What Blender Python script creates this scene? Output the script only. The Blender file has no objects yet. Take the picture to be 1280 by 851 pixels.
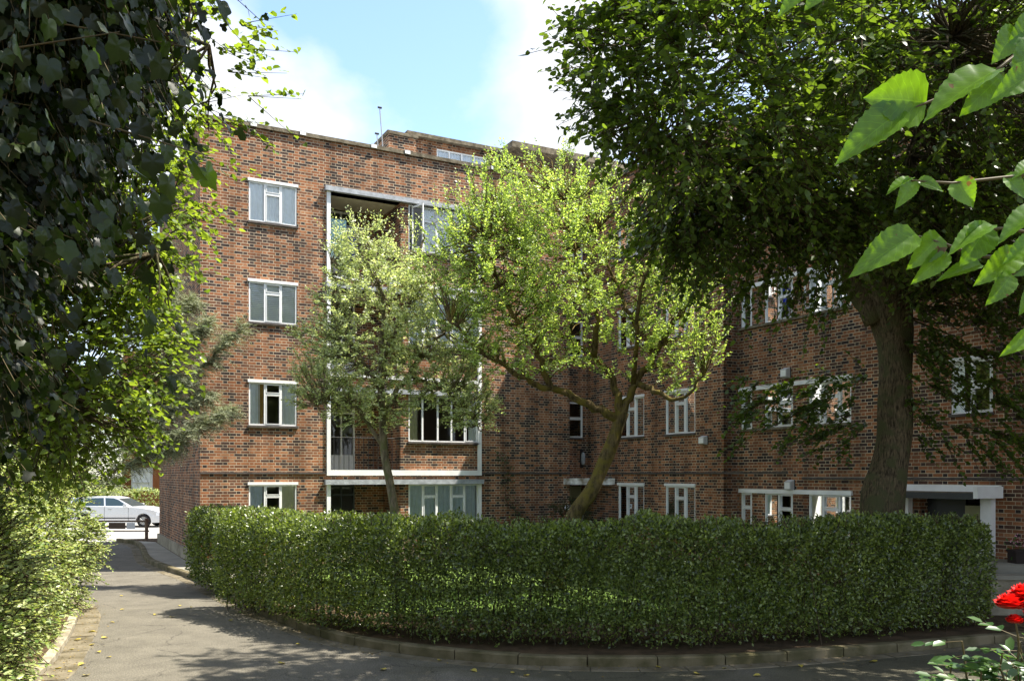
import bpy, math, random
import numpy as np
from mathutils import Vector, Matrix
R = math.radians
random.seed(7)
rng = np.random.default_rng(11)
sc = bpy.context.scene
COL = sc.collection

# ------------------------------------------------------------------ camera
FPX, HZ, CH = 1100.0, 594.0, 2.45          # focal length in photo pixels, horizon row, eye height
cam_d = bpy.data.cameras.new('camera'); cam = bpy.data.objects.new('camera', cam_d); COL.objects.link(cam)
cam_d.sensor_width = 36.0; cam_d.lens = 36.0 * FPX / 1280.0
cam.location = (0, 0, CH); cam.rotation_euler = (R(90), 0, 0)
cam_d.shift_y = (HZ - 425.5) / 1280.0
cam_d.clip_start = 0.05; cam_d.clip_end = 3000
sc.camera = cam

# ------------------------------------------------------------------ light
SUN_AZ, SUN_EL = R(-3.0), R(60.0)           # direction the sun stands in, measured from +X towards -Y, and its height
sund = Vector((math.cos(SUN_AZ) * math.cos(SUN_EL), -math.sin(SUN_AZ) * math.cos(SUN_EL), math.sin(SUN_EL)))
sl = bpy.data.lights.new('sun', 'SUN'); sl.energy = 5.0; sl.angle = R(0.53); sl.color = (1.0, 0.94, 0.84)
so = bpy.data.objects.new('sun', sl); COL.objects.link(so)
so.rotation_euler = sund.to_track_quat('Z', 'Y').to_euler()
world = bpy.data.worlds.new('World'); sc.world = world; world.use_nodes = True
wn, wl = world.node_tree.nodes, world.node_tree.links
wn.clear()
wo = wn.new('ShaderNodeOutputWorld'); bg = wn.new('ShaderNodeBackground'); bg.inputs[1].default_value = 0.125
sky = wn.new('ShaderNodeTexSky'); sky.sky_type = 'NISHITA'; sky.sun_disc = False
sky.sun_elevation = SUN_EL; sky.sun_rotation = R(90) + SUN_AZ
sky.air_density = 1.0; sky.dust_density = 0.6; sky.ozone_density = 1.8
tcw = wn.new('ShaderNodeTexCoord'); mpw = wn.new('ShaderNodeMapping')
mpw.inputs['Location'].default_value = (0.35, 0.0, 0.12); mpw.inputs['Scale'].default_value = (1.0, 1.0, 1.5)
nzw = wn.new('ShaderNodeTexNoise'); nzw.inputs['Scale'].default_value = 2.6; nzw.inputs['Detail'].default_value = 9; nzw.inputs['Roughness'].default_value = 0.52
nzw.inputs['Distortion'].default_value = 0.25
rpw = wn.new('ShaderNodeValToRGB'); rpw.color_ramp.elements[0].position = 0.40; rpw.color_ramp.elements[1].position = 0.58
mxw = wn.new('ShaderNodeMix'); mxw.data_type = 'RGBA'
mxw.inputs[7].default_value = (3.1, 3.2, 3.35, 1)
wl.new(tcw.outputs['Generated'], mpw.inputs[0]); wl.new(mpw.outputs[0], nzw.inputs['Vector'])
def _wm(op, a, b):
    x = wn.new('ShaderNodeMath'); x.operation = op
    for i_, v_ in enumerate((a, b)):
        if isinstance(v_, (int, float)): x.inputs[i_].default_value = v_
        else: wl.new(v_, x.inputs[i_])
    return x.outputs[0]
# a clear blue break in the clouds over the roof, cloud banks either side
cf = nzw.outputs['Fac']
for dv, lo, amt in (((-.15, 1, .47), .978, -.22), ((-.07, 1, .42), .99, -.1), ((-.03, 1, .37), .985, .16), ((-.27, 1, .42), .99, .12), ((.1, 1, .5), .98, .1)):
    vd = wn.new('ShaderNodeVectorMath'); vd.operation = 'DOT_PRODUCT'; vd.inputs[1].default_value = Vector(dv).normalized()
    wl.new(tcw.outputs['Generated'], vd.inputs[0]); mr = wn.new('ShaderNodeMapRange'); mr.interpolation_type = 'SMOOTHSTEP'
    wl.new(vd.outputs['Value'], mr.inputs[0]); mr.inputs[1].default_value = lo; mr.inputs[2].default_value = 1.0
    cf = _wm('ADD', cf, _wm('MULTIPLY', mr.outputs[0], amt))
wl.new(cf, rpw.inputs[0]); wl.new(rpw.outputs[0], mxw.inputs[0])
wl.new(sky.outputs[0], mxw.inputs[6]); wl.new(mxw.outputs[2], bg.inputs[0]); wl.new(bg.outputs[0], wo.inputs[0])
sc.view_settings.view_transform = 'Standard'; sc.view_settings.look = 'None'; sc.view_settings.gamma = 1
sc.view_settings.exposure = 1.65
sc.cycles.max_bounces = 8; sc.cycles.diffuse_bounces = 3; sc.cycles.glossy_bounces = 3
sc.cycles.transmission_bounces = 4; sc.cycles.transparent_max_bounces = 12

# ------------------------------------------------------------------ materials
def newmat(name):
    m = bpy.data.materials.new(name); m.use_nodes = True
    n = m.node_tree.nodes; n.clear()
    o = n.new('ShaderNodeOutputMaterial')
    return m, n, m.node_tree.links, o

def plain(name, col, rough=0.7, spec=0.3, noise=0.0, nscale=6.0, bump=0.0, bscale=60.0, metal=0.0, col2=None, detail=6):
    m, n, l, o = newmat(name)
    p = n.new('ShaderNodeBsdfPrincipled'); l.new(p.outputs[0], o.inputs[0])
    p.inputs['Roughness'].default_value = rough; p.inputs['Specular IOR Level'].default_value = spec
    p.inputs['Metallic'].default_value = metal
    p.inputs['Base Color'].default_value = (*col, 1)
    tc = n.new('ShaderNodeTexCoord')
    if noise or col2:
        nz = n.new('ShaderNodeTexNoise'); nz.inputs['Scale'].default_value = nscale; nz.inputs['Detail'].default_value = detail
        l.new(tc.outputs['Object'], nz.inputs['Vector'])
        r = n.new('ShaderNodeValToRGB'); l.new(nz.outputs['Fac'], r.inputs[0])
        c2 = col2 or tuple(c * (1 - noise) for c in col)
        r.color_ramp.elements[0].position = 0.35; r.color_ramp.elements[1].position = 0.65
        r.color_ramp.elements[0].color = (*c2, 1); r.color_ramp.elements[1].color = (*col, 1)
        l.new(r.outputs[0], p.inputs['Base Color'])
    if bump:
        nb = n.new('ShaderNodeTexNoise'); nb.inputs['Scale'].default_value = bscale; nb.inputs['Detail'].default_value = 4
        l.new(tc.outputs['Object'], nb.inputs['Vector'])
        b = n.new('ShaderNodeBump'); b.inputs['Strength'].default_value = bump; b.inputs['Distance'].default_value = 0.02
        l.new(nb.outputs['Fac'], b.inputs['Height']); l.new(b.outputs[0], p.inputs['Normal'])
    return m

def mth(n, l, op, a, b=None, c=None):
    x = n.new('ShaderNodeMath'); x.operation = op
    for i, v in enumerate((a, b, c)):
        if v is None: continue
        if isinstance(v, (int, float)): x.inputs[i].default_value = v
        else: l.new(v, x.inputs[i])
    return x.outputs[0]

def brickmat(name, ramp, mortar, patch=0.35):
    m, n, l, o = newmat(name)
    p = n.new('ShaderNodeBsdfPrincipled'); l.new(p.outputs[0], o.inputs[0])
    p.inputs['Roughness'].default_value = 0.88; p.inputs['Specular IOR Level'].default_value = 0.15
    tc = n.new('ShaderNodeTexCoord'); sp = n.new('ShaderNodeSeparateXYZ'); l.new(tc.outputs['Object'], sp.inputs[0])
    M = lambda op, a, b=None, c=None: mth(n, l, op, a, b, c)
    u = M('ADD', sp.outputs[0], sp.outputs[1]); v = sp.outputs[2]
    rr = M('DIVIDE', v, 0.0755); row = M('FLOOR', rr); fv = M('MULTIPLY', M('FRACT', rr), 0.0755)
    ru = M('ADD', M('DIVIDE', u, 0.3375), M('MULTIPLY', row, 0.5))
    ru = M('ADD', ru, 100.0)
    fu = M('MULTIPLY', M('FRACT', ru), 0.3375); isH = M('GREATER_THAN', fu, 0.225)
    lu = M('SUBTRACT', fu, M('MULTIPLY', isH, 0.225)); w = M('SUBTRACT', 0.225, M('MULTIPLY', isH, 0.1125))
    du = M('MINIMUM', lu, M('SUBTRACT', w, lu)); dv = M('MINIMUM', fv, M('SUBTRACT', 0.0755, fv))
    mort = M('MAXIMUM', M('LESS_THAN', du, 0.0065), M('LESS_THAN', dv, 0.0066))
    cb = n.new('ShaderNodeCombineXYZ'); l.new(M('FLOOR', ru), cb.inputs[0]); l.new(row, cb.inputs[1]); l.new(isH, cb.inputs[2])
    wnz = n.new('ShaderNodeTexWhiteNoise'); wnz.noise_dimensions = '3D'; l.new(cb.outputs[0], wnz.inputs['Vector'])
    # patches where bricks run darker or redder
    nz = n.new('ShaderNodeTexNoise'); nz.inputs['Scale'].default_value = 0.9; nz.inputs['Detail'].default_value = 3
    l.new(tc.outputs['Object'], nz.inputs['Vector'])
    val = M('ADD', M('ADD', wnz.outputs['Value'], M('MULTIPLY', M('SUBTRACT', nz.outputs['Fac'], 0.5), patch * 2)), M('MULTIPLY', isH, -0.10))
    r = n.new('ShaderNodeValToRGB'); l.new(val, r.inputs[0]); r.color_ramp.interpolation = 'LINEAR'
    els = r.color_ramp.elements
    els[0].position = ramp[0][0]; els[0].color = (*ramp[0][1], 1); els[1].position = ramp[-1][0]; els[1].color = (*ramp[-1][1], 1)
    for pos, c in ramp[1:-1]:
        e = els.new(pos); e.color = (*c, 1)
    nf = n.new('ShaderNodeTexNoise'); nf.inputs['Scale'].default_value = 45; nf.inputs['Detail'].default_value = 4
    l.new(tc.outputs['Object'], nf.inputs['Vector'])
    hs = n.new('ShaderNodeHueSaturation'); l.new(r.outputs[0], hs.inputs['Color'])
    l.new(M('ADD', M('MULTIPLY', nf.outputs['Fac'], 0.8), 0.6), hs.inputs['Value'])
    mx = n.new('ShaderNodeMix'); mx.data_type = 'RGBA'
    l.new(mort, mx.inputs[0]); l.new(hs.outputs[0], mx.inputs[6])
    nm = n.new('ShaderNodeTexNoise'); nm.inputs['Scale'].default_value = 2.5; nm.inputs['Detail'].default_value = 5
    l.new(tc.outputs['Object'], nm.inputs['Vector'])
    rm = n.new('ShaderNodeValToRGB'); l.new(nm.outputs['Fac'], rm.inputs[0])
    rm.color_ramp.elements[0].position = 0.35; rm.color_ramp.elements[1].position = 0.6
    rm.color_ramp.elements[0].color = (*[c * 0.6 for c in mortar], 1); rm.color_ramp.elements[1].color = (*mortar, 1)
    l.new(rm.outputs[0], mx.inputs[7])
    # soot and rain streaks: a stretched noise that dulls bricks and joints together
    mps = n.new('ShaderNodeMapping'); mps.inputs['Scale'].default_value = (2.2, 2.2, .35); l.new(tc.outputs['Object'], mps.inputs[0])
    ns = n.new('ShaderNodeTexNoise'); ns.inputs['Scale'].default_value = 1.0; ns.inputs['Detail'].default_value = 7; l.new(mps.outputs[0], ns.inputs['Vector'])
    rs = n.new('ShaderNodeMapRange'); l.new(ns.outputs['Fac'], rs.inputs[0]); rs.inputs[1].default_value = .32; rs.inputs[2].default_value = .62; rs.inputs[3].default_value = .62; rs.inputs[4].default_value = 1.12
    h3 = n.new('ShaderNodeHueSaturation'); l.new(mx.outputs[2], h3.inputs['Color']); l.new(rs.outputs[0], h3.inputs['Value'])
    l.new(h3.outputs[0], p.inputs['Base Color'])
    b = n.new('ShaderNodeBump'); b.inputs['Strength'].default_value = 0.6; b.inputs['Distance'].default_value = 0.008
    l.new(M('ADD', M('SUBTRACT', 1.0, mort), M('MULTIPLY', nf.outputs['Fac'], 0.4)), b.inputs['Height']); l.new(b.outputs[0], p.inputs['Normal'])
    return m

def leafmat(name, c1, c2, t1, rough=0.45, spec=0.4, trans=0.42, veins=False):
    m, n, l, o = newmat(name)
    g = n.new('ShaderNodeNewGeometry')
    r = n.new('ShaderNodeValToRGB'); l.new(g.outputs['Random Per Island'], r.inputs[0])
    r.color_ramp.elements[0].color = (*c1, 1); r.color_ramp.elements[1].color = (*c2, 1)
    colr = r.outputs[0]
    if veins:
        uv = n.new('ShaderNodeUVMap'); sp = n.new('ShaderNodeSeparateXYZ'); l.new(uv.outputs[0], sp.inputs[0])
        s = mth(n, l, 'ABSOLUTE', mth(n, l, 'SUBTRACT', sp.outputs[1], 0.5))
        ph = mth(n, l, 'FRACT', mth(n, l, 'MULTIPLY', mth(n, l, 'SUBTRACT', sp.outputs[0], mth(n, l, 'MULTIPLY', s, 0.55)), 9.0))
        vn = mth(n, l, 'MAXIMUM', mth(n, l, 'LESS_THAN', ph, 0.07), mth(n, l, 'LESS_THAN', s, 0.012))
        mv = n.new('ShaderNodeMix'); mv.data_type = 'RGBA'; l.new(mth(n, l, 'MULTIPLY', vn, 0.22), mv.inputs[0])
        l.new(r.outputs[0], mv.inputs[6]); mv.inputs[7].default_value = (*[c * 2.2 for c in c2], 1)
        tcn = n.new('ShaderNodeTexCoord'); nn = n.new('ShaderNodeTexNoise'); nn.inputs['Scale'].default_value = 60
        l.new(tcn.outputs['Object'], nn.inputs['Vector'])
        h = n.new('ShaderNodeHueSaturation'); l.new(mv.outputs[2], h.inputs['Color'])
        l.new(mth(n, l, 'ADD', mth(n, l, 'MULTIPLY', nn.outputs['Fac'], 0.6), 0.7), h.inputs['Value'])
        n2 = n.new('ShaderNodeTexNoise'); n2.inputs['Scale'].default_value = 38; n2.inputs['Detail'].default_value = 3; l.new(tcn.outputs['Object'], n2.inputs['Vector'])
        mb_ = n.new('ShaderNodeMix'); mb_.data_type = 'RGBA'; l.new(mth(n, l, 'GREATER_THAN', n2.outputs['Fac'], .7), mb_.inputs[0]); l.new(h.outputs[0], mb_.inputs[6]); mb_.inputs[7].default_value = (.1, .06, .02, 1)
        colr = mb_.outputs[2]
    p = n.new('ShaderNodeBsdfPrincipled'); l.new(colr, p.inputs['Base Color'])
    p.inputs['Roughness'].default_value = rough; p.inputs['Specular IOR Level'].default_value = spec
    t = n.new('ShaderNodeBsdfTranslucent')
    h2 = n.new('ShaderNodeMix'); h2.data_type = 'RGBA'; h2.blend_type = 'MULTIPLY'; h2.inputs[0].default_value = 1
    l.new(colr, h2.inputs[6]); h2.inputs[7].default_value = (*t1, 1); l.new(h2.outputs[2], t.inputs[0])
    mx = n.new('ShaderNodeMixShader'); mx.inputs[0].default_value = trans
    l.new(p.outputs[0], mx.inputs[1]); l.new(t.outputs[0], mx.inputs[2]); l.new(mx.outputs[0], o.inputs[0])
    return m

def barkmat(name, c1, c2, c3=None, sc_=9.0):
    m, n, l, o = newmat(name)
    p = n.new('ShaderNodeBsdfPrincipled'); l.new(p.outputs[0], o.inputs[0]); p.inputs['Roughness'].default_value = 0.9
    p.inputs['Specular IOR Level'].default_value = 0.1
    tc = n.new('ShaderNodeTexCoord'); mp = n.new('ShaderNodeMapping'); mp.inputs['Scale'].default_value = (1, 1, 0.22)
    l.new(tc.outputs['Object'], mp.inputs[0])
    nz = n.new('ShaderNodeTexNoise'); nz.inputs['Scale'].default_value = sc_ * 2.2; nz.inputs['Detail'].default_value = 8; nz.inputs['Roughness'].default_value = .65
    l.new(mp.outputs[0], nz.inputs['Vector'])
    r = n.new('ShaderNodeValToRGB'); l.new(nz.outputs['Fac'], r.inputs[0])
    r.color_ramp.elements[0].position = 0.38; r.color_ramp.elements[1].position = 0.62
    r.color_ramp.elements[0].color = (*c1, 1); r.color_ramp.elements[1].color = (*c2, 1)
    out = r.outputs[0]
    if c3:
        n2 = n.new('ShaderNodeTexNoise'); n2.inputs['Scale'].default_value = 5; n2.inputs['Detail'].default_value = 6
        l.new(tc.outputs['Object'], n2.inputs['Vector'])
        r2 = n.new('ShaderNodeValToRGB'); l.new(n2.outputs['Fac'], r2.inputs[0]); r2.color_ramp.elements[0].position = .45; r2.color_ramp.elements[1].position = .62
        mx = n.new('ShaderNodeMix'); mx.data_type = 'RGBA'; l.new(r2.outputs[0], mx.inputs[0]); l.new(out, mx.inputs[6]); mx.inputs[7].default_value = (*c3, 1)
        out = mx.outputs[2]
    l.new(out, p.inputs['Base Color'])
    b = n.new('ShaderNodeBump'); b.inputs['Strength'].default_value = 1.0; b.inputs['Distance'].default_value = 0.04
    l.new(nz.outputs['Fac'], b.inputs['Height']); l.new(b.outputs[0], p.inputs['Normal'])
    return m

def glassmat(name, tint=(0.55, 0.62, 0.62)):
    m, n, l, o = newmat(name)
    t = n.new('ShaderNodeBsdfTransparent'); t.inputs[0].default_value = (0.94, 0.96, 0.96, 1)
    g = n.new('ShaderNodeBsdfGlossy'); g.inputs['Roughness'].default_value = 0.02; g.inputs[0].default_value = (0.9, 0.93, 0.95, 1)
    f = n.new('ShaderNodeFresnel'); f.inputs[0].default_value = 1.5
    tc = n.new('ShaderNodeTexCoord'); nz = n.new('ShaderNodeTexNoise'); nz.inputs['Scale'].default_value = 1.3
    l.new(tc.outputs['Object'], nz.inputs['Vector'])
    b = n.new('ShaderNodeBump'); b.inputs['Strength'].default_value = 0.03; b.inputs['Distance'].default_value = 0.01
    l.new(nz.outputs['Fac'], b.inputs['Height']); l.new(b.outputs[0], g.inputs['Normal'])
    mx = n.new('ShaderNodeMixShader'); l.new(mth(n, l, 'ADD', mth(n, l, 'MULTIPLY', f.outputs[0], 1.1), 0.02), mx.inputs[0])
    l.new(t.outputs[0], mx.inputs[1]); l.new(g.outputs[0], mx.inputs[2]); l.new(mx.outputs[0], o.inputs[0])
    return m

def drivemat():
    m, n, l, o = newmat('worn_asphalt')
    p = n.new('ShaderNodeBsdfPrincipled'); l.new(p.outputs[0], o.inputs[0]); p.inputs['Roughness'].default_value = 0.85
    p.inputs['Specular IOR Level'].default_value = 0.25
    tc = n.new('ShaderNodeTexCoord')
    a = n.new('ShaderNodeTexNoise'); a.inputs['Scale'].default_value = 55; a.inputs['Detail'].default_value = 6
    b_ = n.new('ShaderNodeTexNoise'); b_.inputs['Scale'].default_value = 0.55; b_.inputs['Detail'].default_value = 7; b_.inputs['Roughness'].default_value = .6
    v = n.new('ShaderNodeTexVoronoi'); v.inputs['Scale'].default_value = 90
    for x in (a, b_, v): l.new(tc.outputs['Object'], x.inputs['Vector'])
    ra = n.new('ShaderNodeValToRGB'); l.new(a.outputs['Fac'], ra.inputs[0])
    ra.color_ramp.elements[0].position = .3; ra.color_ramp.elements[1].position = .7
    ra.color_ramp.elements[0].color = (.05, .045, .034, 1); ra.color_ramp.elements[1].color = (.18, .162, .125, 1)
    # moss creeps over the right-hand, never sunned end of the drive
    sp = n.new('ShaderNodeSeparateXYZ'); l.new(tc.outputs['Object'], sp.inputs[0])
    mg = n.new('ShaderNodeMapRange'); l.new(sp.outputs[0], mg.inputs[0]); mg.inputs[1].default_value = -4.2; mg.inputs[2].default_value = 0.5
    mg.inputs[3].default_value = -0.16; mg.inputs[4].default_value = 0.2
    ms = n.new('ShaderNodeValToRGB'); l.new(mth(n, l, 'ADD', b_.outputs['Fac'], mg.outputs[0]), ms.inputs[0])
    ms.color_ramp.elements[0].position = .5; ms.color_ramp.elements[1].position = .68
    mx = n.new('ShaderNodeMix'); mx.data_type = 'RGBA'; l.new(mth(n, l, 'MULTIPLY', ms.outputs[0], .62), mx.inputs[0])
    l.new(ra.outputs[0], mx.inputs[6]); mx.inputs[7].default_value = (.045, .042, .018, 1)
    # worn patches and fine cracks
    pn = n.new('ShaderNodeTexNoise'); pn.inputs['Scale'].default_value = 1.7; pn.inputs['Detail'].default_value = 8; pn.inputs['Roughness'].default_value = .7; l.new(tc.outputs['Object'], pn.inputs['Vector'])
    vc = n.new('ShaderNodeTexVoronoi'); vc.feature = 'DISTANCE_TO_EDGE'; vc.inputs['Scale'].default_value = .8
    wv = n.new('ShaderNodeVectorMath'); wv.operation = 'ADD'; l.new(tc.outputs['Object'], wv.inputs[0]); sv = n.new('ShaderNodeVectorMath'); sv.operation = 'SCALE'; sv.inputs['Scale'].default_value = .5; l.new(pn.outputs['Color'], sv.inputs[0]); l.new(sv.outputs[0], wv.inputs[1]); l.new(wv.outputs[0], vc.inputs['Vector'])
    ck = mth(n, l, 'MULTIPLY', mth(n, l, 'LESS_THAN', vc.outputs['Distance'], .007), mth(n, l, 'GREATER_THAN', b_.outputs['Fac'], .5))
    pr_ = n.new('ShaderNodeMapRange'); l.new(pn.outputs['Fac'], pr_.inputs[0]); pr_.inputs[1].default_value = .3; pr_.inputs[2].default_value = .7; pr_.inputs[3].default_value = .72; pr_.inputs[4].default_value = 1.2
    hh_ = n.new('ShaderNodeHueSaturation'); l.new(mx.outputs[2], hh_.inputs['Color']); l.new(mth(n, l, 'MULTIPLY', pr_.outputs[0], mth(n, l, 'SUBTRACT', 1.0, mth(n, l, 'MULTIPLY', ck, .5))), hh_.inputs['Value'])
    l.new(hh_.outputs[0], p.inputs['Base Color'])
    b = n.new('ShaderNodeBump'); b.inputs['Strength'].default_value = .5; b.inputs['Distance'].default_value = .01
    l.new(v.outputs['Distance'], b.inputs['Height']); l.new(b.outputs[0], p.inputs['Normal'])
    return m

BR = [(0.0, (.035, .026, .024)), (0.2, (.065, .04, .032)), (0.34, (.14, .064, .037)), (0.58, (.205, .084, .04)), (0.82, (.27, .108, .048)), (1.0, (.33, .16, .08))]
M = {}
M['brick'] = brickmat('stock_brick', BR, (.5, .41, .29))
M['brick_red'] = brickmat('red_brick', [(0.1, (.12, .035, .02)), (0.5, (.2, .06, .03)), (1.0, (.3, .1, .05))], (.3, .24, .18), .1)
M['white'] = plain('white_paint', (.78, .78, .76), .5, .4, .12, 3)
M['worn_white'] = plain('flaking_white_paint', (.75, .74, .7), .7, .2, col2=(.22, .18, .12), nscale=5, bump=.4, bscale=40)
M['lead'] = plain('weathered_lead', (.36, .38, .4), .6, .4, .35, 7, .3, 30)
M['sill'] = plain('tile_sill', (.1, .085, .075), .8, .2, .4, 8)
M['coping'] = plain('mossy_coping', (.2, .17, .12), .9, .1, col2=(.09, .075, .05), nscale=7, bump=.5, bscale=30)
M['concrete'] = plain('old_concrete', (.3, .27, .2), .9, .15, col2=(.17, .145, .1), nscale=4, bump=.4, bscale=50)
M['channel'] = plain('worn_channel', (.17, .145, .10), .9, .15, col2=(.09, .075, .045), nscale=3, bump=.4, bscale=60)
M['kerb'] = plain('mossy_kerb', (.17, .14, .085), .9, .15, col2=(.07, .062, .028), nscale=3, bump=.5, bscale=60)
M['plaster'] = plain('cream_plaster', (.62, .56, .42), .8, .2, .12, 3)
M['room'] = plain('room_wall', (.34, .3, .24), .8, .2, .15, 2)
M['floor'] = plain('room_floor', (.12, .09, .06), .7, .3, .2, 4)
M['glass'] = glassmat('window_glass')
M['net'] = plain('net_curtain', (.93, .95, .97), .9, .1, .08, 9)
M['drape'] = plain('grey_curtain', (.62, .68, .74), .9, .1, .1, 9)
M['cream'] = plain('cream_curtain', (.66, .62, .46), .9, .1, .12, 9)
M['amber'] = plain('amber_curtain', (.42, .25, .06), .9, .1, .1, 9)
M['dark_paint'] = plain('dark_paint', (.03, .032, .035), .5, .4, .1, 4)
M['black_metal'] = plain('black_iron', (.015, .015, .016), .45, .5, .2, 9)
M['grey_metal'] = plain('galvanised', (.35, .35, .34), .45, .5, .2, 9, metal=.6)
M['lampgrey'] = plain('lamp_housing', (.5, .5, .48), .5, .4, .1, 9)
M['olive_door'] = plain('olive_door', (.3, .29, .15), .5, .4, .1, 5)
M['soil'] = plain('dry_soil', (.09, .06, .035), .95, .1, col2=(.045, .032, .018), nscale=5, bump=1, bscale=25)
M['lawn'] = plain('lawn_turf', (.13, .2, .04), .9, .1, col2=(.07, .11, .025), nscale=6, bump=1, bscale=90)
M['earth'] = plain('park_ground', (.09, .1, .045), .95, .1, col2=(.06, .06, .03), nscale=.4)
M['drive'] = drivemat()
M['street'] = plain('sunny_street', (.3, .29, .27), .85, .2, .2, 1.5, .3, 50)
M['paving'] = plain('paving', (.27, .25, .2), .85, .2, .3, 1.2, .3, 40)
M['orange'] = plain('orange_brick', (.34, .13, .055), .9, .1, .2, 3, .2, 20)
M['bark'] = barkmat('lime_bark', (.03, .024, .015), (.15, .115, .07), (.075, .075, .035), 17)
M['bark_moss'] = barkmat('mossy_bark', (.045, .034, .016), (.15, .11, .05), (.14, .11, .025), 7)
M['bark_pale'] = barkmat('pale_bark', (.08, .065, .04), (.25, .2, .13), (.12, .12, .05), 7)
M['twig'] = plain('twig', (.07, .05, .03), .85, .1, .2, 9)
M['green_twig'] = plain('green_twig', (.10, .075, .03), .6, .3, .2, 9)
M['lime_leaf'] = leafmat('lime_leaf', (.024, .042, .008), (.07, .11, .018), (3.6, 3.5, 1.2), .4, .35, .38)
M['lime_leaf_bright'] = leafmat('bright_lime_leaf', (.06, .10, .012), (.16, .22, .035), (2.4, 2.3, .9), .38, .45, .45)  # brighter copy of the lime leaf colour, for the left lime
M['near_leaf'] = leafmat('near_lime_leaf', (.06, .13, .010), (.09, .18, .014), (3.0, 2.8, .7), .33, .5, .5, True)
M['apple_leaf'] = leafmat('apple_leaf', (.13, .205, .035), (.42, .53, .2), (2.0, 2.0, .8), .38, .6, .42)
M['pear_leaf'] = leafmat('grey_green_leaf', (.17, .22, .08), (.6, .64, .4), (1.8, 1.9, .9), .38, .6, .36)
M['hedge_leaf'] = leafmat('privet_leaf', (.014, .03, .005), (.2, .25, .06), (2.4, 2.5, .8), .33, .65, .32)
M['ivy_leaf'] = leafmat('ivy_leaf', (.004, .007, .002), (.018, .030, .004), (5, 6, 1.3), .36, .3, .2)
M['shrub_leaf'] = leafmat('variegated_leaf', (.07, .13, .02), (.42, .46, .2), (1.8, 1.8, .8), .4, .45, .35)
M['bg_leaf'] = leafmat('far_leaf', (.05, .07, .03), (.2, .22, .13), (1.6, 1.6, .8), .5, .3, .3)
M['yew_leaf'] = leafmat('needle_leaf', (.06, .08, .035), (.42, .45, .28), (1.4, 1.4, .8), .5, .3, .2)
M['rose_leaf'] = leafmat('rose_leaf', (.03, .075, .02), (.07, .13, .03), (2.4, 2.4, .9), .35, .5, .35)
M['climber_leaf'] = leafmat('climber_leaf', (.03, .045, .02), (.07, .09, .035), (2, 2, .8), .5, .3, .3)
M['fallen'] = leafmat('fallen_leaf', (.25, .17, .03), (.5, .42, .08), (1, 1, .5), .6, .3, .2)
M['litter'] = leafmat('dry_litter', (.06, .04, .015), (.26, .19, .07), (1, 1, .5), .8, .1, .1)
M['red'] = leafmat('red_petal', (.3, .003, .004), (.8, .02, .012), (1.2, .6, .5), .5, .3, .3)
M['pink'] = leafmat('pink_petal', (.6, .2, .32), (.75, .4, .5), (1, .8, .9), .5, .3, .3)
M['silver'] = plain('silver_paint', (.62, .63, .65), .22, .6, metal=.35)
M['tyre'] = plain('tyre_rubber', (.02, .02, .02), .8, .2)
M['carglass'] = plain('car_glass', (.03, .05, .055), .05, .8)
M['sign_green'] = plain('green_sign', (.01, .12, .03), .5, .4)
M['sign_brown'] = plain('brown_sign', (.1, .06, .035), .5, .4)
M['rusty'] = plain('rusty_pole', (.2, .14, .09), .8, .3, col2=(.1, .05, .03), nscale=9)
M['blue_cloth'] = plain('blue_cloth', (.015, .04, .4), .9, .1)
M['teal_cloth'] = plain('teal_cloth', (.35, .55, .55), .9, .1, .2, 12)
M['terracotta'] = plain('dark_planter', (.03, .022, .02), .8, .2)
M['ink'] = plain('black_ink', (.01, .01, .01), .5, .3)

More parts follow.
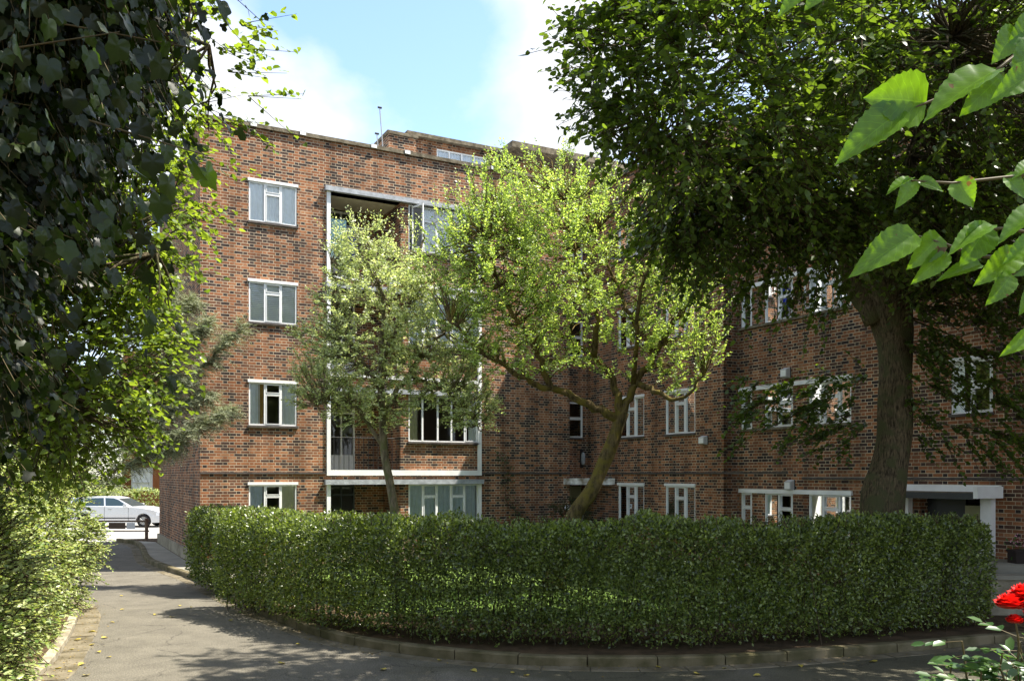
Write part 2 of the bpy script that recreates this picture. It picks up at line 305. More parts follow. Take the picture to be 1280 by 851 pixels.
# ------------------------------------------------------------------ mesh helpers
class MB:
    def __init__(s): s.v = []; s.f = []; s.mi = []; s.cur = 0
    def add(s, vs, fs):
        b = len(s.v); s.v += [tuple(p) for p in vs]
        for f in fs: s.f.append([b + i for i in f]); s.mi.append(s.cur)
    def box(s, x0, x1, y0, y1, z0, z1):
        if x0 > x1: x0, x1 = x1, x0
        if y0 > y1: y0, y1 = y1, y0
        s.add([(x, y, z) for x in (x0, x1) for y in (y0, y1) for z in (z0, z1)],
              [(0, 1, 3, 2), (4, 6, 7, 5), (0, 4, 5, 1), (2, 3, 7, 6), (0, 2, 6, 4), (1, 5, 7, 3)])
    def tube(s, pts, rad, n=8, caps=True):
        pts = [Vector(p) for p in pts]; b = len(s.v)
        if isinstance(rad, (int, float)): rad = [rad] * len(pts)
        up = Vector((0.13, 0.31, 0.94)); a = None
        for i, p in enumerate(pts):
            d = (pts[min(i + 1, len(pts) - 1)] - pts[max(i - 1, 0)])
            if d.length < 1e-9: d = Vector((0, 0, 1))
            d.normalize()
            if a is None: a = d.cross(up if abs(d.dot(up)) < .95 else Vector((1, 0, 0)))
            else: a = a - d * a.dot(d)
            a.normalize(); c = d.cross(a)
            for k in range(n):
                t = 2 * math.pi * k / n
                s.v.append(tuple(p + (a * math.cos(t) + c * math.sin(t)) * rad[i]))
        for i in range(len(pts) - 1):
            for k in range(n):
                k2 = (k + 1) % n
                s.f.append([b + i * n + k, b + i * n + k2, b + (i + 1) * n + k2, b + (i + 1) * n + k]); s.mi.append(s.cur)
        if caps:
            s.f.append([b + k for k in range(n)][::-1]); s.mi.append(s.cur)
            e = b + (len(pts) - 1) * n
            s.f.append([e + k for k in range(n)]); s.mi.append(s.cur)
    def prism(s, poly, z0, z1):
        n = len(poly)
        s.add([(x, y, z0) for x, y in poly] + [(x, y, z1) for x, y in poly],
              [list(range(n))[::-1], list(range(n, 2 * n))] + [(i, (i + 1) % n, n + (i + 1) % n, n + i) for i in range(n)])
    def build(s, name, mats, parent=None, smooth=False, loc=None):
        me = bpy.data.meshes.new(name); me.from_pydata(s.v, [], s.f); 
        for m in (mats if isinstance(mats, (list, tuple)) else [mats]): me.materials.append(m)
        if any(s.mi): me.polygons.foreach_set('material_index', s.mi)
        if smooth: me.polygons.foreach_set('use_smooth', [True] * len(me.polygons))
        me.update()
        o = bpy.data.objects.new(name, me); COL.objects.link(o)
        if parent is not None: o.parent = parent
        if loc is not None: o.location = loc
        return o

def tag(o, label=None, cat=None, group=None, kind=None):
    if label: o['label'] = label
    if cat: o['category'] = cat
    if group: o['group'] = group
    if kind: o['kind'] = kind
    return o
def thing(name, label, cat, loc=(0, 0, 0), rz=0, group=None):
    o = bpy.data.objects.new(name, None); COL.objects.link(o); o.location = loc; o.rotation_euler = (0, 0, rz)
    o.empty_display_size = .2
    return tag(o, label, cat, group)
def struct(name, mb, mat, **k):
    o = mb.build(name, mat, **k); o['kind'] = 'structure'; return o

def arrmesh(name, V, F, mat, parent=None, kind=None, uv=None, smooth=False):
    """V (n,3) float, F list of (m,k) int arrays"""
    me = bpy.data.meshes.new(name); me.vertices.add(len(V)); me.vertices.foreach_set('co', V.astype(np.float32).ravel())
    if not isinstance(F, list): F = [F]
    tot = np.concatenate([f.ravel() for f in F]); cnt = np.concatenate([np.full(len(f), f.shape[1]) for f in F])
    me.loops.add(len(tot)); me.loops.foreach_set('vertex_index', tot.astype(np.int32))
    st = np.concatenate([[0], np.cumsum(cnt)[:-1]])
    me.polygons.add(len(cnt)); me.polygons.foreach_set('loop_start', st.astype(np.int32)); me.polygons.foreach_set('loop_total', cnt.astype(np.int32))
    if smooth: me.polygons.foreach_set('use_smooth', np.ones(len(cnt), dtype=bool))
    if uv is not None:
        ul = me.uv_layers.new(name='UVMap'); ul.data.foreach_set('uv', uv[tot].astype(np.float32).ravel())
    me.materials.append(mat); me.update(calc_edges=True)
    o = bpy.data.objects.new(name, me); COL.objects.link(o)
    if parent is not None: o.parent = parent
    if kind: o['kind'] = kind
    return o

T = {
 'oval': (np.array([(0, 0, 0), (.5, .27, .07), (1, 0, -.03), (.5, -.27, .07)]), [np.array([(0, 1, 2)]), np.array([(0, 2, 3)])]),
 'oval6': (np.array([(0, 0, 0), (.28, .23, .06), (.68, .22, .05), (1, 0, -.06), (.68, -.22, .05), (.28, -.23, .06)]), [np.array([(0, 1, 2, 3), (0, 3, 4, 5)])]),
 'heart': (np.array([(0, 0, 0), (-.1, .2, .03), (.12, .42, .07), (.55, .36, .05), (1, 0, -.1), (.55, -.36, .05), (.12, -.42, .07), (-.1, -.2, .03)]), [np.array([(0, 1, 2, 3, 4), (0, 4, 5, 6, 7)])]),
 'ivy': (np.array([(0, 0, 0), (-.12, .3, .0), (.16, .52, -.06), (.34, .3, .05), (.72, .34, -.04), (1, 0, -.12), (.72, -.34, -.04), (.34, -.3, .05), (.16, -.52, -.06), (-.12, -.3, .0), (.36, 0, .03)]),
         [np.array([(0, 1, 2, 3, 10), (10, 7, 8, 9, 0)]), np.array([(3, 4, 5, 10), (10, 5, 6, 7)])]),
 'needle': (np.array([(0, .05, 0), (1, .03, 0), (1, -.03, 0), (0, -.05, 0)]), [np.array([(0, 1, 2, 3)])]),
}
def _ivyhd():
    def rad(a):   # five lobes
        a = abs(a); k = [(0, .66), (.16, .56), (.48, .44), (.8, .5), (1.0, .55), (1.3, .43), (1.6, .40), (2.05, .46), (2.5, .40), (2.9, .3), (3.1416, .2)]
        return float(np.interp(a, [x for x, _ in k], [y for _, y in k]))
    n = 36; V = [(.36, 0, -.03)]
    for j, f in enumerate((.35, .7, 1.0)):
        for i in range(n):
            a = -math.pi + 2 * math.pi * i / n; q = rad(a) * f; x, y = .36 + q * math.cos(a), q * math.sin(a)
            V.append((x, y, .018 * math.cos(a * 5) * f + .16 * abs(y) - .3 * x * x + .1 * y * y * (1 if y > 0 else -1)))
    F3 = np.array([(0, 1 + i, 1 + (i + 1) % n) for i in range(n)])
    F4 = np.array([(1 + j * n + i, 1 + (j + 1) * n + i, 1 + (j + 1) * n + (i + 1) % n, 1 + j * n + (i + 1) % n) for j in range(2) for i in range(n)])
    return np.array(V), [F3, F4]
T['ivyhd'] = _ivyhd()
def nrm(a): return a / np.maximum(np.linalg.norm(a, axis=-1, keepdims=True), 1e-9)
def leaves(name, P, A, N, S, tmpl, mat, parent=None, kind=None):
    tv, tf = T[tmpl]
    A = nrm(A); N = nrm(N - A * (N * A).sum(1, keepdims=True)); B = np.cross(N, A)
    n = len(P)
    V = P[:, None, :] + S[:, None, None] * (tv[None, :, 0:1] * A[:, None] + tv[None, :, 1:2] * B[:, None] + tv[None, :, 2:3] * N[:, None])
    off = (np.arange(n) * len(tv))[:, None, None]
    F = [(f[None] + off).reshape(-1, f.shape[1]) for f in tf]
    return arrmesh(name, V.reshape(-1, 3), F, mat, parent, kind)

def rdir(n, up=0.0): 
    d = rng.normal(size=(n, 3)); d[:, 2] += up; return nrm(d)

# sprays: twigs that leave a point, leaves alternate along them
def sprays(C, D, n_tw, L, per, size, spread=.8, droop=.25, nup=1.0, flat=False):
    """C (m,3) bases, D (m,3) directions. returns leaf P,A,N,S and twig segments"""
    m = len(C)
    Cb = np.repeat(C, n_tw, 0); Db = np.repeat(D, n_tw, 0) + rng.normal(size=(m * n_tw, 3)) * spread * .6
    Db = nrm(Db); Lb = L * rng.uniform(.5, 1.15, len(Db))
    t = np.tile((np.arange(per) + .6) / per, len(Db)); Ci = np.repeat(Cb, per, 0); Di = np.repeat(Db, per, 0); Li = np.repeat(Lb, per)
    P = Ci + Di * (t * Li)[:, None]; P[:, 2] -= droop * (t ** 2) * Li
    P += rng.normal(size=P.shape) * .012
    side = np.where(np.arange(len(P)) % 2 == 0, 1., -1.)
    up = np.tile([0., 0, 1.], (len(P), 1)); sd = nrm(np.cross(Di, up) + 1e-4)
    A = Di * .6 + sd * side[:, None] * .9 + rng.normal(size=P.shape) * .3; A[:, 2] -= droop * .9
    N = up * nup + rng.normal(size=P.shape) * .55
    S = size * rng.uniform(.6, 1.15, len(P))
    E = Cb + Db * Lb[:, None]; E[:, 2] -= droop * Lb
    return P, A, N, S, Cb, E

def twigs_mesh(name, A, B, r, mat, parent):
    """thin three-sided sticks from A to B"""
    d = nrm(B - A); x = nrm(np.cross(d, np.tile([.3, .2, .93], (len(d), 1)))); y = np.cross(d, x)
    V = []
    for k in range(3):
        a = 2 * math.pi * k / 3; V.append(A + (x * math.cos(a) + y * math.sin(a)) * r)
    for k in range(3):
        a = 2 * math.pi * k / 3; V.append(B + (x * math.cos(a) + y * math.sin(a)) * r * .4)
    V = np.stack(V, 1).reshape(-1, 3); off = (np.arange(len(A)) * 6)[:, None, None]
    f = np.array([(0, 1, 4, 3), (1, 2, 5, 4), (2, 0, 3, 5)])
    return arrmesh(name, V, (f[None] + off).reshape(-1, 4), mat, parent)

def in_ell(n, ells, shell=.5):
    """points in a union of ellipsoids (c, r, weight) with more near the skin"""
    w = np.array([e[2] for e in ells], float); w /= w.sum()
    k = rng.choice(len(ells), n, p=w); c = np.array([e[0] for e in ells])[k]; r = np.array([e[1] for e in ells])[k]
    d = rdir(n); q = rng.uniform(0, 1, n) ** (1 / 3.); q = shell * (1 - (1 - q) * .35) + (1 - shell) * q
    return c + d * q[:, None] * r, d

def catmull(pts, sub=6):
    pts = [Vector(p) for p in pts]; out = []
    P = [pts[0] * 2 - pts[1]] + pts + [pts[-1] * 2 - pts[-2]]
    for i in range(1, len(P) - 2):
        for j in range(sub):
            t = j / sub
            out.append(.5 * ((2 * P[i]) + (P[i + 1] - P[i - 1]) * t + (2 * P[i - 1] - 5 * P[i] + 4 * P[i + 1] - P[i + 2]) * t * t + (3 * P[i] - P[i - 1] - 3 * P[i + 1] + P[i + 2]) * t ** 3))
    out.append(pts[-1]); return out
def limb(mb, pts, r0, r1, n=9, sub=5, wob=.03):
    q = catmull(pts, sub); L = len(q)
    q = [p + Vector(rng.normal(size=3)) * wob * min(1, i / 3) for i, p in enumerate(q)]
    mb.tube(q, [r0 + (r1 - r0) * (i / (L - 1)) ** .85 for i in range(L)], n)
    return np.array([tuple(p) for p in q])

def tree(name, label, cat, base, trunk_pts, tr, limbs, ells, n_clump, tw, per, L, size, tmpl, leaf, bark, droop=.25, up=.2, shell=.5, spread=.8, nup=1.0, extra=None, group=None, twr=.006, flare=1.35, maxlink=3.0, nearw=1):
    root = thing(name, label, cat, base, group=group); B = np.array(base)
    mb = MB(); q = catmull([Vector(p) - Vector(base) for p in trunk_pts], 6); n = len(q)
    rad = [float(np.interp(i / (n - 1), np.linspace(0, 1, len(tr)), tr)) for i in range(n)]
    rad[0] *= flare; rad[1] *= 1 + (flare - 1) * .5
    mb.tube(q, rad, 18)
    for i in range(len(mb.v)):   # uneven bole
        x, y, z = mb.v[i]; a = math.sin(z * 3.1 + x * 9) * .02 + math.sin(y * 14 + z * 1.7) * .015
        mb.v[i] = (x + a * tr[0] * 2.2, y - a * tr[0] * 2.2, z)
    mb.build('trunk', bark, root, smooth=True)
    lb = MB(); sk = []
    for pts, r0, r1 in limbs:
        sk.append(limb(lb, [Vector(p) - Vector(base) for p in pts], r0, r1))
    sk.append(np.array([tuple(p) for p in q[n // 2:]])); SK = np.concatenate(sk)
    C, D = in_ell(n_clump, ells, shell); C = C - B
    # branchlets reach each clump from the nearest limb
    d2 = ((C[:, None] - SK[None]) ** 2).sum(-1) + np.maximum(0, SK[None, :, 2] - C[:, None, 2]) ** 2 * 2
    near = SK[d2.argmin(1)]
    sub = range(0, n_clump, nearw)
    for i in sub:
        a, b = near[i], C[i]; ln = np.linalg.norm(b - a)
        if ln < .15 or ln > maxlink: continue
        m = (a + b) / 2 + np.array([0, 0, -.12 * ln * (1 if droop >= 0 else -1)]) + rng.normal(size=3) * .08 * ln
        lb.tube([a, (a + m) / 2 + rng.normal(size=3) * .03 * ln, m, (m + b) / 2 + rng.normal(size=3) * .03 * ln, b], [min(.03, .008 + .008 * ln), .007 + .005 * ln, .005 + .004 * ln, .006, .004], 5, False)
    if lb.v: lb.build('branches', bark, root, smooth=True)
    Dd = nrm(nrm(C - near) + D * .6 + np.array([0, 0, up]))
    P, A, N, S, E0, E1 = sprays(C - Dd * L * .4, Dd, tw, L, per, size, spread, droop, nup)
    if extra is not None:
        for (Ce, De, tw2, per2, L2, dr2) in extra:
            p2 = sprays(np.array(Ce) - B, nrm(np.array(De, float)), tw2, L2, per2, size, .5, dr2, nup)
            P, A, N, S, E0, E1 = [np.concatenate(z) for z in zip((P, A, N, S, E0, E1), p2)]
    twigs_mesh('twigs', E0, E1, twr, M['twig'], root)
    leaves('crown', P, A, N, S, tmpl, leaf, root)
    return root

def wp(px, py, Y): return ((px - 640) / FPX * Y, Y, CH + (HZ - py) / FPX * Y)

# ------------------------------------------------------------------ the setting
g = MB(); g.add([(-400, -150, -.03), (400, -150, -.03), (400, 800, -.03), (-400, 800, -.03)], [(0, 1, 2, 3)]); struct('ground', g, M['earth'])
g = MB(); g.add([(-26, -4, 0), (16, -4, 0), (16, 32.6, 0), (-26, 32.6, 0)], [(0, 1, 2, 3)]); struct('drive', g, M['drive'])
g = MB(); g.add([(-90, 32.6, .004), (60, 32.6, .004), (60, 46, .004), (-90, 46, .004)], [(0, 1, 2, 3)]); struct('road', g, M['street'])
g = MB(); g.box(-90, 60, 46, 48.4, -.02, .12); struct('pavement', g, M['paving'])

kerb_pts = [(-14.6, 32.45), (-13.5, 31.3), (-12.45, 29.4), (-10.4, 25.0), (-8.75, 22.4), (-7.5, 20.6), (-5.2, 16.7), (-3.3, 13.85), (-2.18, 12.6), (-.85, 11.75), (.61, 11.3), (2.67, 11.35), (5.1, 12.1), (7.6, 13.0), (11.5, 14.2), (16, 15.2)]
kc = catmull([(x, y, 0) for x, y in kerb_pts], 8)
KC = np.array([tuple(p) for p in kc])
def offset(C, d):
    t = np.gradient(C, axis=0); t = nrm(t); nn = np.stack([-t[:, 1], t[:, 0], np.zeros(len(t))], 1)
    return C + nn * d
def resample(C, step):
    s = np.concatenate([[0], np.cumsum(np.linalg.norm(np.diff(C, axis=0), axis=1))]); n = int(s[-1] / step)
    q = np.linspace(0, s[-1], n + 1); return np.stack([np.interp(q, s, C[:, k]) for k in range(3)], 1)
def stones(C, d0, d1, z0, z1, step, gap=.008, sub=3):
    mb = MB(); a = resample(offset(C, d0), .05); 
    C2 = resample(C, step / sub)
    A_, B_ = offset(C2, d0), offset(C2, d1)
    for i in range(0, len(C2) - sub, sub):
        dz = rng.uniform(-.006, .006)
        P0 = A_[i:i + sub + 1].copy(); P1 = B_[i:i + sub + 1].copy()
        for Pq in (P0, P1):
            e = nrm(Pq[1] - Pq[0]); Pq[0] = Pq[0] + e * gap; e = nrm(Pq[-1] - Pq[-2]); Pq[-1] = Pq[-1] - e * gap
        n = sub + 1; vs = []
        for j in range(n):
            x0, y0 = P0[j][:2]; x1, y1 = P1[j][:2]
            bx, by = (x0 - x1) * .12, (y0 - y1) * .12
            vs += [(x0, y0, z0), (x0, y0, z1 + dz - .02), (x0 - bx, y0 - by, z1 + dz), (x1, y1, z1 + dz), (x1, y1, z0)]
        fs = []
        for j in range(n - 1):
            for k in range(4): fs.append((j * 5 + k, j * 5 + k + 1, (j + 1) * 5 + k + 1, (j + 1) * 5 + k))
        fs += [(0, 1, 2, 3, 4), tuple((n - 1) * 5 + k for k in (4, 3, 2, 1, 0))]
        mb.add(vs, fs)
    return mb
# the side of the garden lies to the left of the direction of travel
struct('kerb', stones(KC, 0.0, .14, -.02, .13, .9), M['kerb'])
struct('kerb_channel', stones(KC[:int(len(KC) * .93)], -.27, -.012, -.02, .006, .6), M['channel'])
inner = offset(KC, .14)
poly = [(p[0], p[1]) for p in inner] + [(22, 16), (22, 40), (-10, 34)]
g = MB(); g.prism(poly, -.02, .10); struct('garden_bed', g, M['soil'])

# left verge
vk = catmull([(-5.1, 7.5, 0), (-5.45, 9.2, 0), (-5.8, 10.9, 0), (-6.45, 12.7, 0), (-7.15, 14.4, 0), (-7.75, 15.7, 0), (-8.5, 16.8, 0), (-9.6, 17.5, 0), (-12, 17.9, 0), (-20, 18.2, 0)], 8)
VK = np.array([tuple(p) for p in vk])
struct('kerb', stones(VK, 0.0, .12, -.02, .09, .9), M['concrete'])
struct('kerb_channel', stones(VK, -.38, -.012, -.02, .006, .6), M['channel'])
vi = offset(VK, .12)
g = MB(); g.prism([(p[0], p[1]) for p in vi] + [(-26, 18), (-26, -6), (-5, -6)], -.02, .07); struct('verge', g, M['soil'])

# ------------------------------------------------------------------ apartment block
TH = math.atan(.527)
UA = np.array([math.cos(TH), math.sin(TH)]); UY = np.array([-math.sin(TH), math.cos(TH)]); O = np.array([-7.99, 22.55])
def loc2w(x, y, z=0): p = O + UA * x + UY * y; return (p[0], p[1], z)
def hitA(px, y0=0.0):
    t = np.array([(px - 640) / FPX, 1.]); Q = (y0 + O @ UY) / (t @ UY); return float((Q * t - O) @ UA), Q
def hitB(px, x0):
    t = np.array([(px - 640) / FPX, 1.]); Q = (x0 + O @ UA) / (t @ UA); return float((Q * t - O) @ UY), Q
def hit(pl, px): return hitA(px, pl[1]) if pl[0] == 'A' else hitB(px, pl[1])
def zat(py, Q): return CH + (HZ - py) * Q / FPX
XB1 = 12.13; XB2 = 12.62; H = 11.6
blk = thing('apartment_block', 'four storey brown brick apartment block in two wings with white framed windows', 'building', (O[0], O[1], 0), TH)
PA = ('A', 0.0); PR = ('A', .6); PB1 = ('B', XB1); PB2 = ('B', XB2)
def pp(pl, u, z, d): return (u, pl[1] + d, z) if pl[0] == 'A' else (pl[1] + d, u, z)
def pbox(mb, pl, u0, u1, z0, z1, d0, d1):
    if pl[0] == 'A': mb.box(u0, u1, pl[1] + d0, pl[1] + d1, z0, z1)
    else: mb.box(pl[1] + d0, pl[1] + d1, u0, u1, z0, z1)
def wall(pl, u0, u1, z0, z1, ops, mat, th=.3, name='wall'):
    mb = MB(); us = sorted({u0, u1} | {o[0] for o in ops} | {o[1] for o in ops}); zs = sorted({z0, z1} | {o[2] for o in ops} | {o[3] for o in ops})
    for i in range(len(us) - 1):
        for j in range(len(zs) - 1):
            a, b, c, d = us[i], us[i + 1], zs[j], zs[j + 1]
            if any(o[0] < (a + b) / 2 < o[1] and o[2] < (c + d) / 2 < o[3] for o in ops): continue
            for dd in (0, th): mb.add([pp(pl, a, c, dd), pp(pl, b, c, dd), pp(pl, b, d, dd), pp(pl, a, d, dd)], [(0, 1, 2, 3)])
    for o in list(ops) + [(u0, u1, z0, z1)]:
        for (a, c, b, d) in ((o[0], o[2], o[1], o[2]), (o[0], o[3], o[1], o[3]), (o[0], o[2], o[0], o[3]), (o[1], o[2], o[1], o[3])):
            mb.add([pp(pl, a, c, 0), pp(pl, b, d, 0), pp(pl, b, d, th), pp(pl, a, c, th)], [(0, 1, 2, 3)])
    return mb.build(name, mat, blk)

def pleats(pl, u0, u1, z0, z1, d, amp=.02, per=.13):
    n = max(6, int((u1 - u0) / per * 6)); mb = MB(); vs = []; ph = rng.uniform(0, 6)
    for i in range(n + 1):
        u = u0 + (u1 - u0) * i / n; dd = d + amp * math.sin(ph + 2 * math.pi * (u - u0) / per + .8 * math.sin(u * 7))
        vs += [pp(pl, u, z0, dd), pp(pl, u, z1, dd)]
    mb.add(vs, [(2 * i, 2 * i + 1, 2 * i + 3, 2 * i + 2) for i in range(n)])
    return mb

def window(pl, u0, u1, z0, z1, cols, curtains=(), lintel=True, sill=True, d=.012, blind=False, name='window', parent=None, lin_ov=.03, lm='white', opened=None):
    """cols: [(width share, transom share from the top or 0)], left to right in the photo"""
    flip = pl[0] == 'B'; W = u1 - u0; fr = .038; par = parent if parent is not None else blk
    X = lambda f: (u1 - f * W) if flip else (u0 + f * W)
    mb = MB(); gl = MB()
    pbox(mb, pl, u0, u1, z0, z0 + fr, d, d + .06); pbox(mb, pl, u0, u1, z1 - fr, z1, d, d + .06)
    pbox(mb, pl, u0, u0 + fr, z0 + fr, z1 - fr, d, d + .06); pbox(mb, pl, u1 - fr, u1, z0 + fr, z1 - fr, d, d + .06)
    tot = sum(c[0] for c in cols); acc = 0; iz0, iz1 = z0 + fr, z1 - fr
    for k, (w, tr) in enumerate(cols):
        a, b = acc / tot, (acc + w) / tot; acc += w
        ua, ub = sorted((X(a), X(b)))
        if k < len(cols) - 1:
            x = X(b); pbox(mb, pl, x - .024, x + .024, iz0, iz1, d - .004, d + .055)
        if tr:
            zt = z1 - tr * (z1 - z0); pbox(mb, pl, ua + .03, ub - .03, zt - .022, zt + .022, d - .002, d + .052)
            # opening sash stands proud of the fixed frame
            for (za, zb) in ((iz0, zt - .03), (zt + .03, iz1)):
                ia, ib = ua + (.045 if k == 0 and not flip or k == len(cols) - 1 and flip else .03), ub - (.045 if k == len(cols) - 1 and not flip or k == 0 and flip else .03)
                pbox(mb, pl, ia, ia + .016, za, zb, d - .012, d + .045); pbox(mb, pl, ib - .016, ib, za, zb, d - .012, d + .045)
                pbox(mb, pl, ia + .016, ib - .016, za, za + .016, d - .012, d + .045); pbox(mb, pl, ia + .016, ib - .016, zb - .016, zb, d - .012, d + .045)
    w_ = mb.build(name, M['white'], par)
    sub = w_ if parent is None else par
    gl.add([pp(pl, u0 + .02, z0 + .02, d + .03), pp(pl, u1 - .02, z0 + .02, d + .03), pp(pl, u1 - .02, z1 - .02, d + .03), pp(pl, u0 + .02, z1 - .02, d + .03)], [(0, 1, 2, 3)])
    gl.build('pane', M['glass'], sub)
    for (a, b, mt) in curtains:
        ua, ub = sorted((X(a), X(b))); pleats(pl, ua + .01, ub - .01, z0 + .01, z1 - .01, d + .058, .014).build('curtain', M[mt], sub)
    if blind:
        bb = MB(); z = z0 + .05; pbox(bb, pl, u0 + .03, u1 - .03, z1 - .08, z1 - .05, d + .09, d + .13)
        while z < z1 - .08:
            a, b = u0 + .04, u1 - .04
            bb.add([pp(pl, a, z, d + .045), pp(pl, b, z, d + .045), pp(pl, b, z + .047, d + .062), pp(pl, a, z + .047, d + .062)], [(0, 1, 2, 3)]); z += .05
        bb.build('blind', M['white'], sub)
    if lintel:
        lb = MB(); pbox(lb, pl, u0 - lin_ov, u1 + lin_ov, z1, z1 + .075, -.035, .12); lb.build('lintel', M[lm], sub)
    if sill:
        sb = MB(); pbox(sb, pl, u0 - .03, u1 + .03, z0 - .055, z0, -.05, .11); sb.build('sill', M['sill'], sub)
    if opened:
        f, side = opened   # casement swung out from the frame at share f
        u = X(f); w = .48; a = R(70); s = -1 if side < 0 else 1
        ob = MB()
        def q(t, z, e=0):
            return pp(pl, u + s * (math.cos(a) * t) + e * math.sin(a) * .5, z, d - math.sin(a) * t + e * .3)
        def bar(t0, t1, za, zb):
            vs = [q(t0, za, -.03), q(t1, za, -.03), q(t1, zb, -.03), q(t0, zb, -.03), q(t0, za, .03), q(t1, za, .03), q(t1, zb, .03), q(t0, zb, .03)]
            ob.add(vs, [(0, 1, 2, 3), (4, 5, 6, 7), (0, 1, 5, 4), (1, 2, 6, 5), (2, 3, 7, 6), (3, 0, 4, 7)])
        bar(0, .04, z0 + .05, z1 - .05); bar(w - .04, w, z0 + .05, z1 - .05); bar(.04, w - .04, z0 + .05, z0 + .09); bar(.04, w - .04, z1 - .09, z1 - .05)
        ob.build('open_casement', M['white'], sub)
    return w_
FZ = [2.20, 4.90, 7.55, 10.19]     # window heads of wing one
s312, s372 = hitA(311)[0], hitA(371)[0]
bayL, bayR = hitA(409)[0], hitA(600.5)[0]; mid0, mid1 = hitA(501)[0], hitA(511)[0]
canz = [2.20, 4.76, 7.60, 10.22]; opb = [.1, 2.50, 5.25, 7.95]
ops = [(s312, s372, z - h, z) for z, h in zip(FZ, (1.15, 1.13, 1.06, 1.05))] + [(bayL, bayR, b, c) for b, c in zip(opb, canz)]
AEND = 11.09
wall(PA, 0, AEND, -.05, H, ops, M['brick'])
wall(('B', 0.0), .3, 9.35, -.05, H, [], M['brick'])
g = MB(); g.box(-.07, 0, -.07, 9.4, -.05, .42); g.box(0, AEND, -.07, 0, -.05, .3); g.build('plinth', M['concrete'], blk)
col3 = [(1, 0), (1, .26), (1, 0)]
window(PA, s312, s372, FZ[3] - 1.05, FZ[3], col3, [(0, 1, 'net')])
window(PA, s312, s372, FZ[2] - 1.06, FZ[2], col3, blind=True)
window(PA, s312, s372, FZ[1] - 1.13, FZ[1], col3, [(0, .24, 'net'), (.2, .34, 'amber'), (.7, 1, 'net')])
window(PA, s312, s372, FZ[0] - 1.15, FZ[0], col3, [(0, .3, 'drape'), (.68, 1, 'cream')])
# reveal brick band courses
for z, pl, a, b in ((2.49, PA, -.01, bayL - .02), (2.49, PA, bayR + .02, AEND), (2.49, PB1, -8.2, .6), (2.36, PB2, -16, -8.2)):
    g = MB(); pbox(g, pl, a, b, z, z + .05, -.035, 0); g.build('string_course', M['sill'], blk)
# the balcony bay
for k in range(4):
    b, c = opb[k], canz[k]; fl = opb[k]
    g = MB()                                              # loggia box
    D = 1.5; L0, L1 = bayL, mid0
    g.add([pp(PA, L0, fl, .3), pp(PA, L1, fl, .3), pp(PA, L1, fl, D), pp(PA, L0, fl, D)], [(0, 1, 2, 3)])
    bal = g.build('balcony', M['plaster'], blk); g = MB()
    g.add([pp(PA, L0, c, .0), pp(PA, L1, c, .0), pp(PA, L1, c, D), pp(PA, L0, c, D)], [(0, 1, 2, 3)]); g.build('ceiling', M['plaster'], bal)
    g = MB(); pbox(g, PA, L0 - .3, L0, b, c, .3, D); pbox(g, PA, mid0, mid1, b, c, .02, D); pbox(g, PA, L0 + 1.25, L1, b, c, D, D + .1); g.build('balcony_wall', M['brick'], bal)
    g = MB(); du0, du1 = L0 + .02, L0 + 1.25; d0 = D - .02
    for u in (du0, du0 + .4, du0 + .8, du1 - .05): pbox(g, PA, u, u + .05, fl, c - .05, d0, d0 + .06)
    for z in (fl, fl + 1.75, c - .1): pbox(g, PA, du0, du1, z + .001, z + .055, d0 + .004, d0 + .055)
    pbox(g, PA, du0, du1, fl + .05, fl + .55, d0 + .02, d0 + .045)
    dd = g.build('balcony_door', M['white'] if k else M['dark_paint'], bal)
    g = MB(); g.add([pp(PA, du0, fl, d0 + .06), pp(PA, du1, fl, d0 + .06), pp(PA, du1, c, d0 + .06), pp(PA, du0, c, d0 + .06)], [(0, 1, 2, 3)]); g.build('door_pane', M['glass'], bal)
    if k:
        g = MB(); n = 15
        for i in range(n):
            u = L0 + .08 + (L1 - L0 - .16) * i / (n - 1); g.tube([pp(PA, u, fl + .05, .1), pp(PA, u, fl + 1.0, .1)], .009, 5)
        for z in (fl + .1, fl + 1.0): g.tube([pp(PA, L0, z, .1), pp(PA, L1, z, .1)], .014, 5)
        g.build('railing', M['black_metal'], bal)
    W0, W1 = mid1, bayR - .06
    zs = b + .92
    g = MB(); pbox(g, PA, W0, W1, b, zs - .06, .03, .25); g.build('apron_wall', M['brick'], blk)
    cu = [[(0, .97, 'drape')], [(0, .14, 'cream'), (.86, 1, 'net')], [(0, 1, 'net')], [(.2, 1, 'net')]][k]
    cl = [[(1, 0), (1, .3), (1, 0), (1, .3), (1, 0)], [(1, 0), (1.1, 0), (1, 0), (1, 0), (1, .28)], [(1, 0), (1, .3), (1, 0), (1, .3), (1, 0)], [(1, 0), (1, .3), (1, 0), (1, .3), (1, 0)]][k]
    window(PA, W0, W1, zs, c - .01, cl, cu, lintel=False, d=.03, opened=(.05, 1) if k == 3 else None)
    g = MB(); g.box(bayL - .08, bayR + .06, -.13, .1, c, c + .13); g.build('canopy', M['lead'], blk)
# white surround of the bay
for z0, z1 in ((2.45, canz[3]), (.1, canz[0])):
    g = MB(); pbox(g, PA, bayL - .02, bayL + .085, z0, z1 - .001, -.05, .3); pbox(g, PA, bayR - .085, bayR + .02, z0, z1 - .001, -.05, .3)
    if z0 > 1:
        pbox(g, PA, bayL + .085, bayR - .085, z0, z0 + .15, -.05, .1); g.build('bay_frame', M['white'], blk)
    else:
        for a_, b_ in ((bayL - .02, bayL + .085), (bayR - .085, bayR + .02)):
            g = MB(); pbox(g, PA, a_, b_, z0, z1 - .001, -.05, .3); g.build('bay_post', M['white'], blk)
for z in (5.17, 7.87):
    g = MB(); pbox(g, PA, bayL + .085, bayR - .085, z, z + .09, -.046, .1); g.build('bay_rail', M['white'], blk)

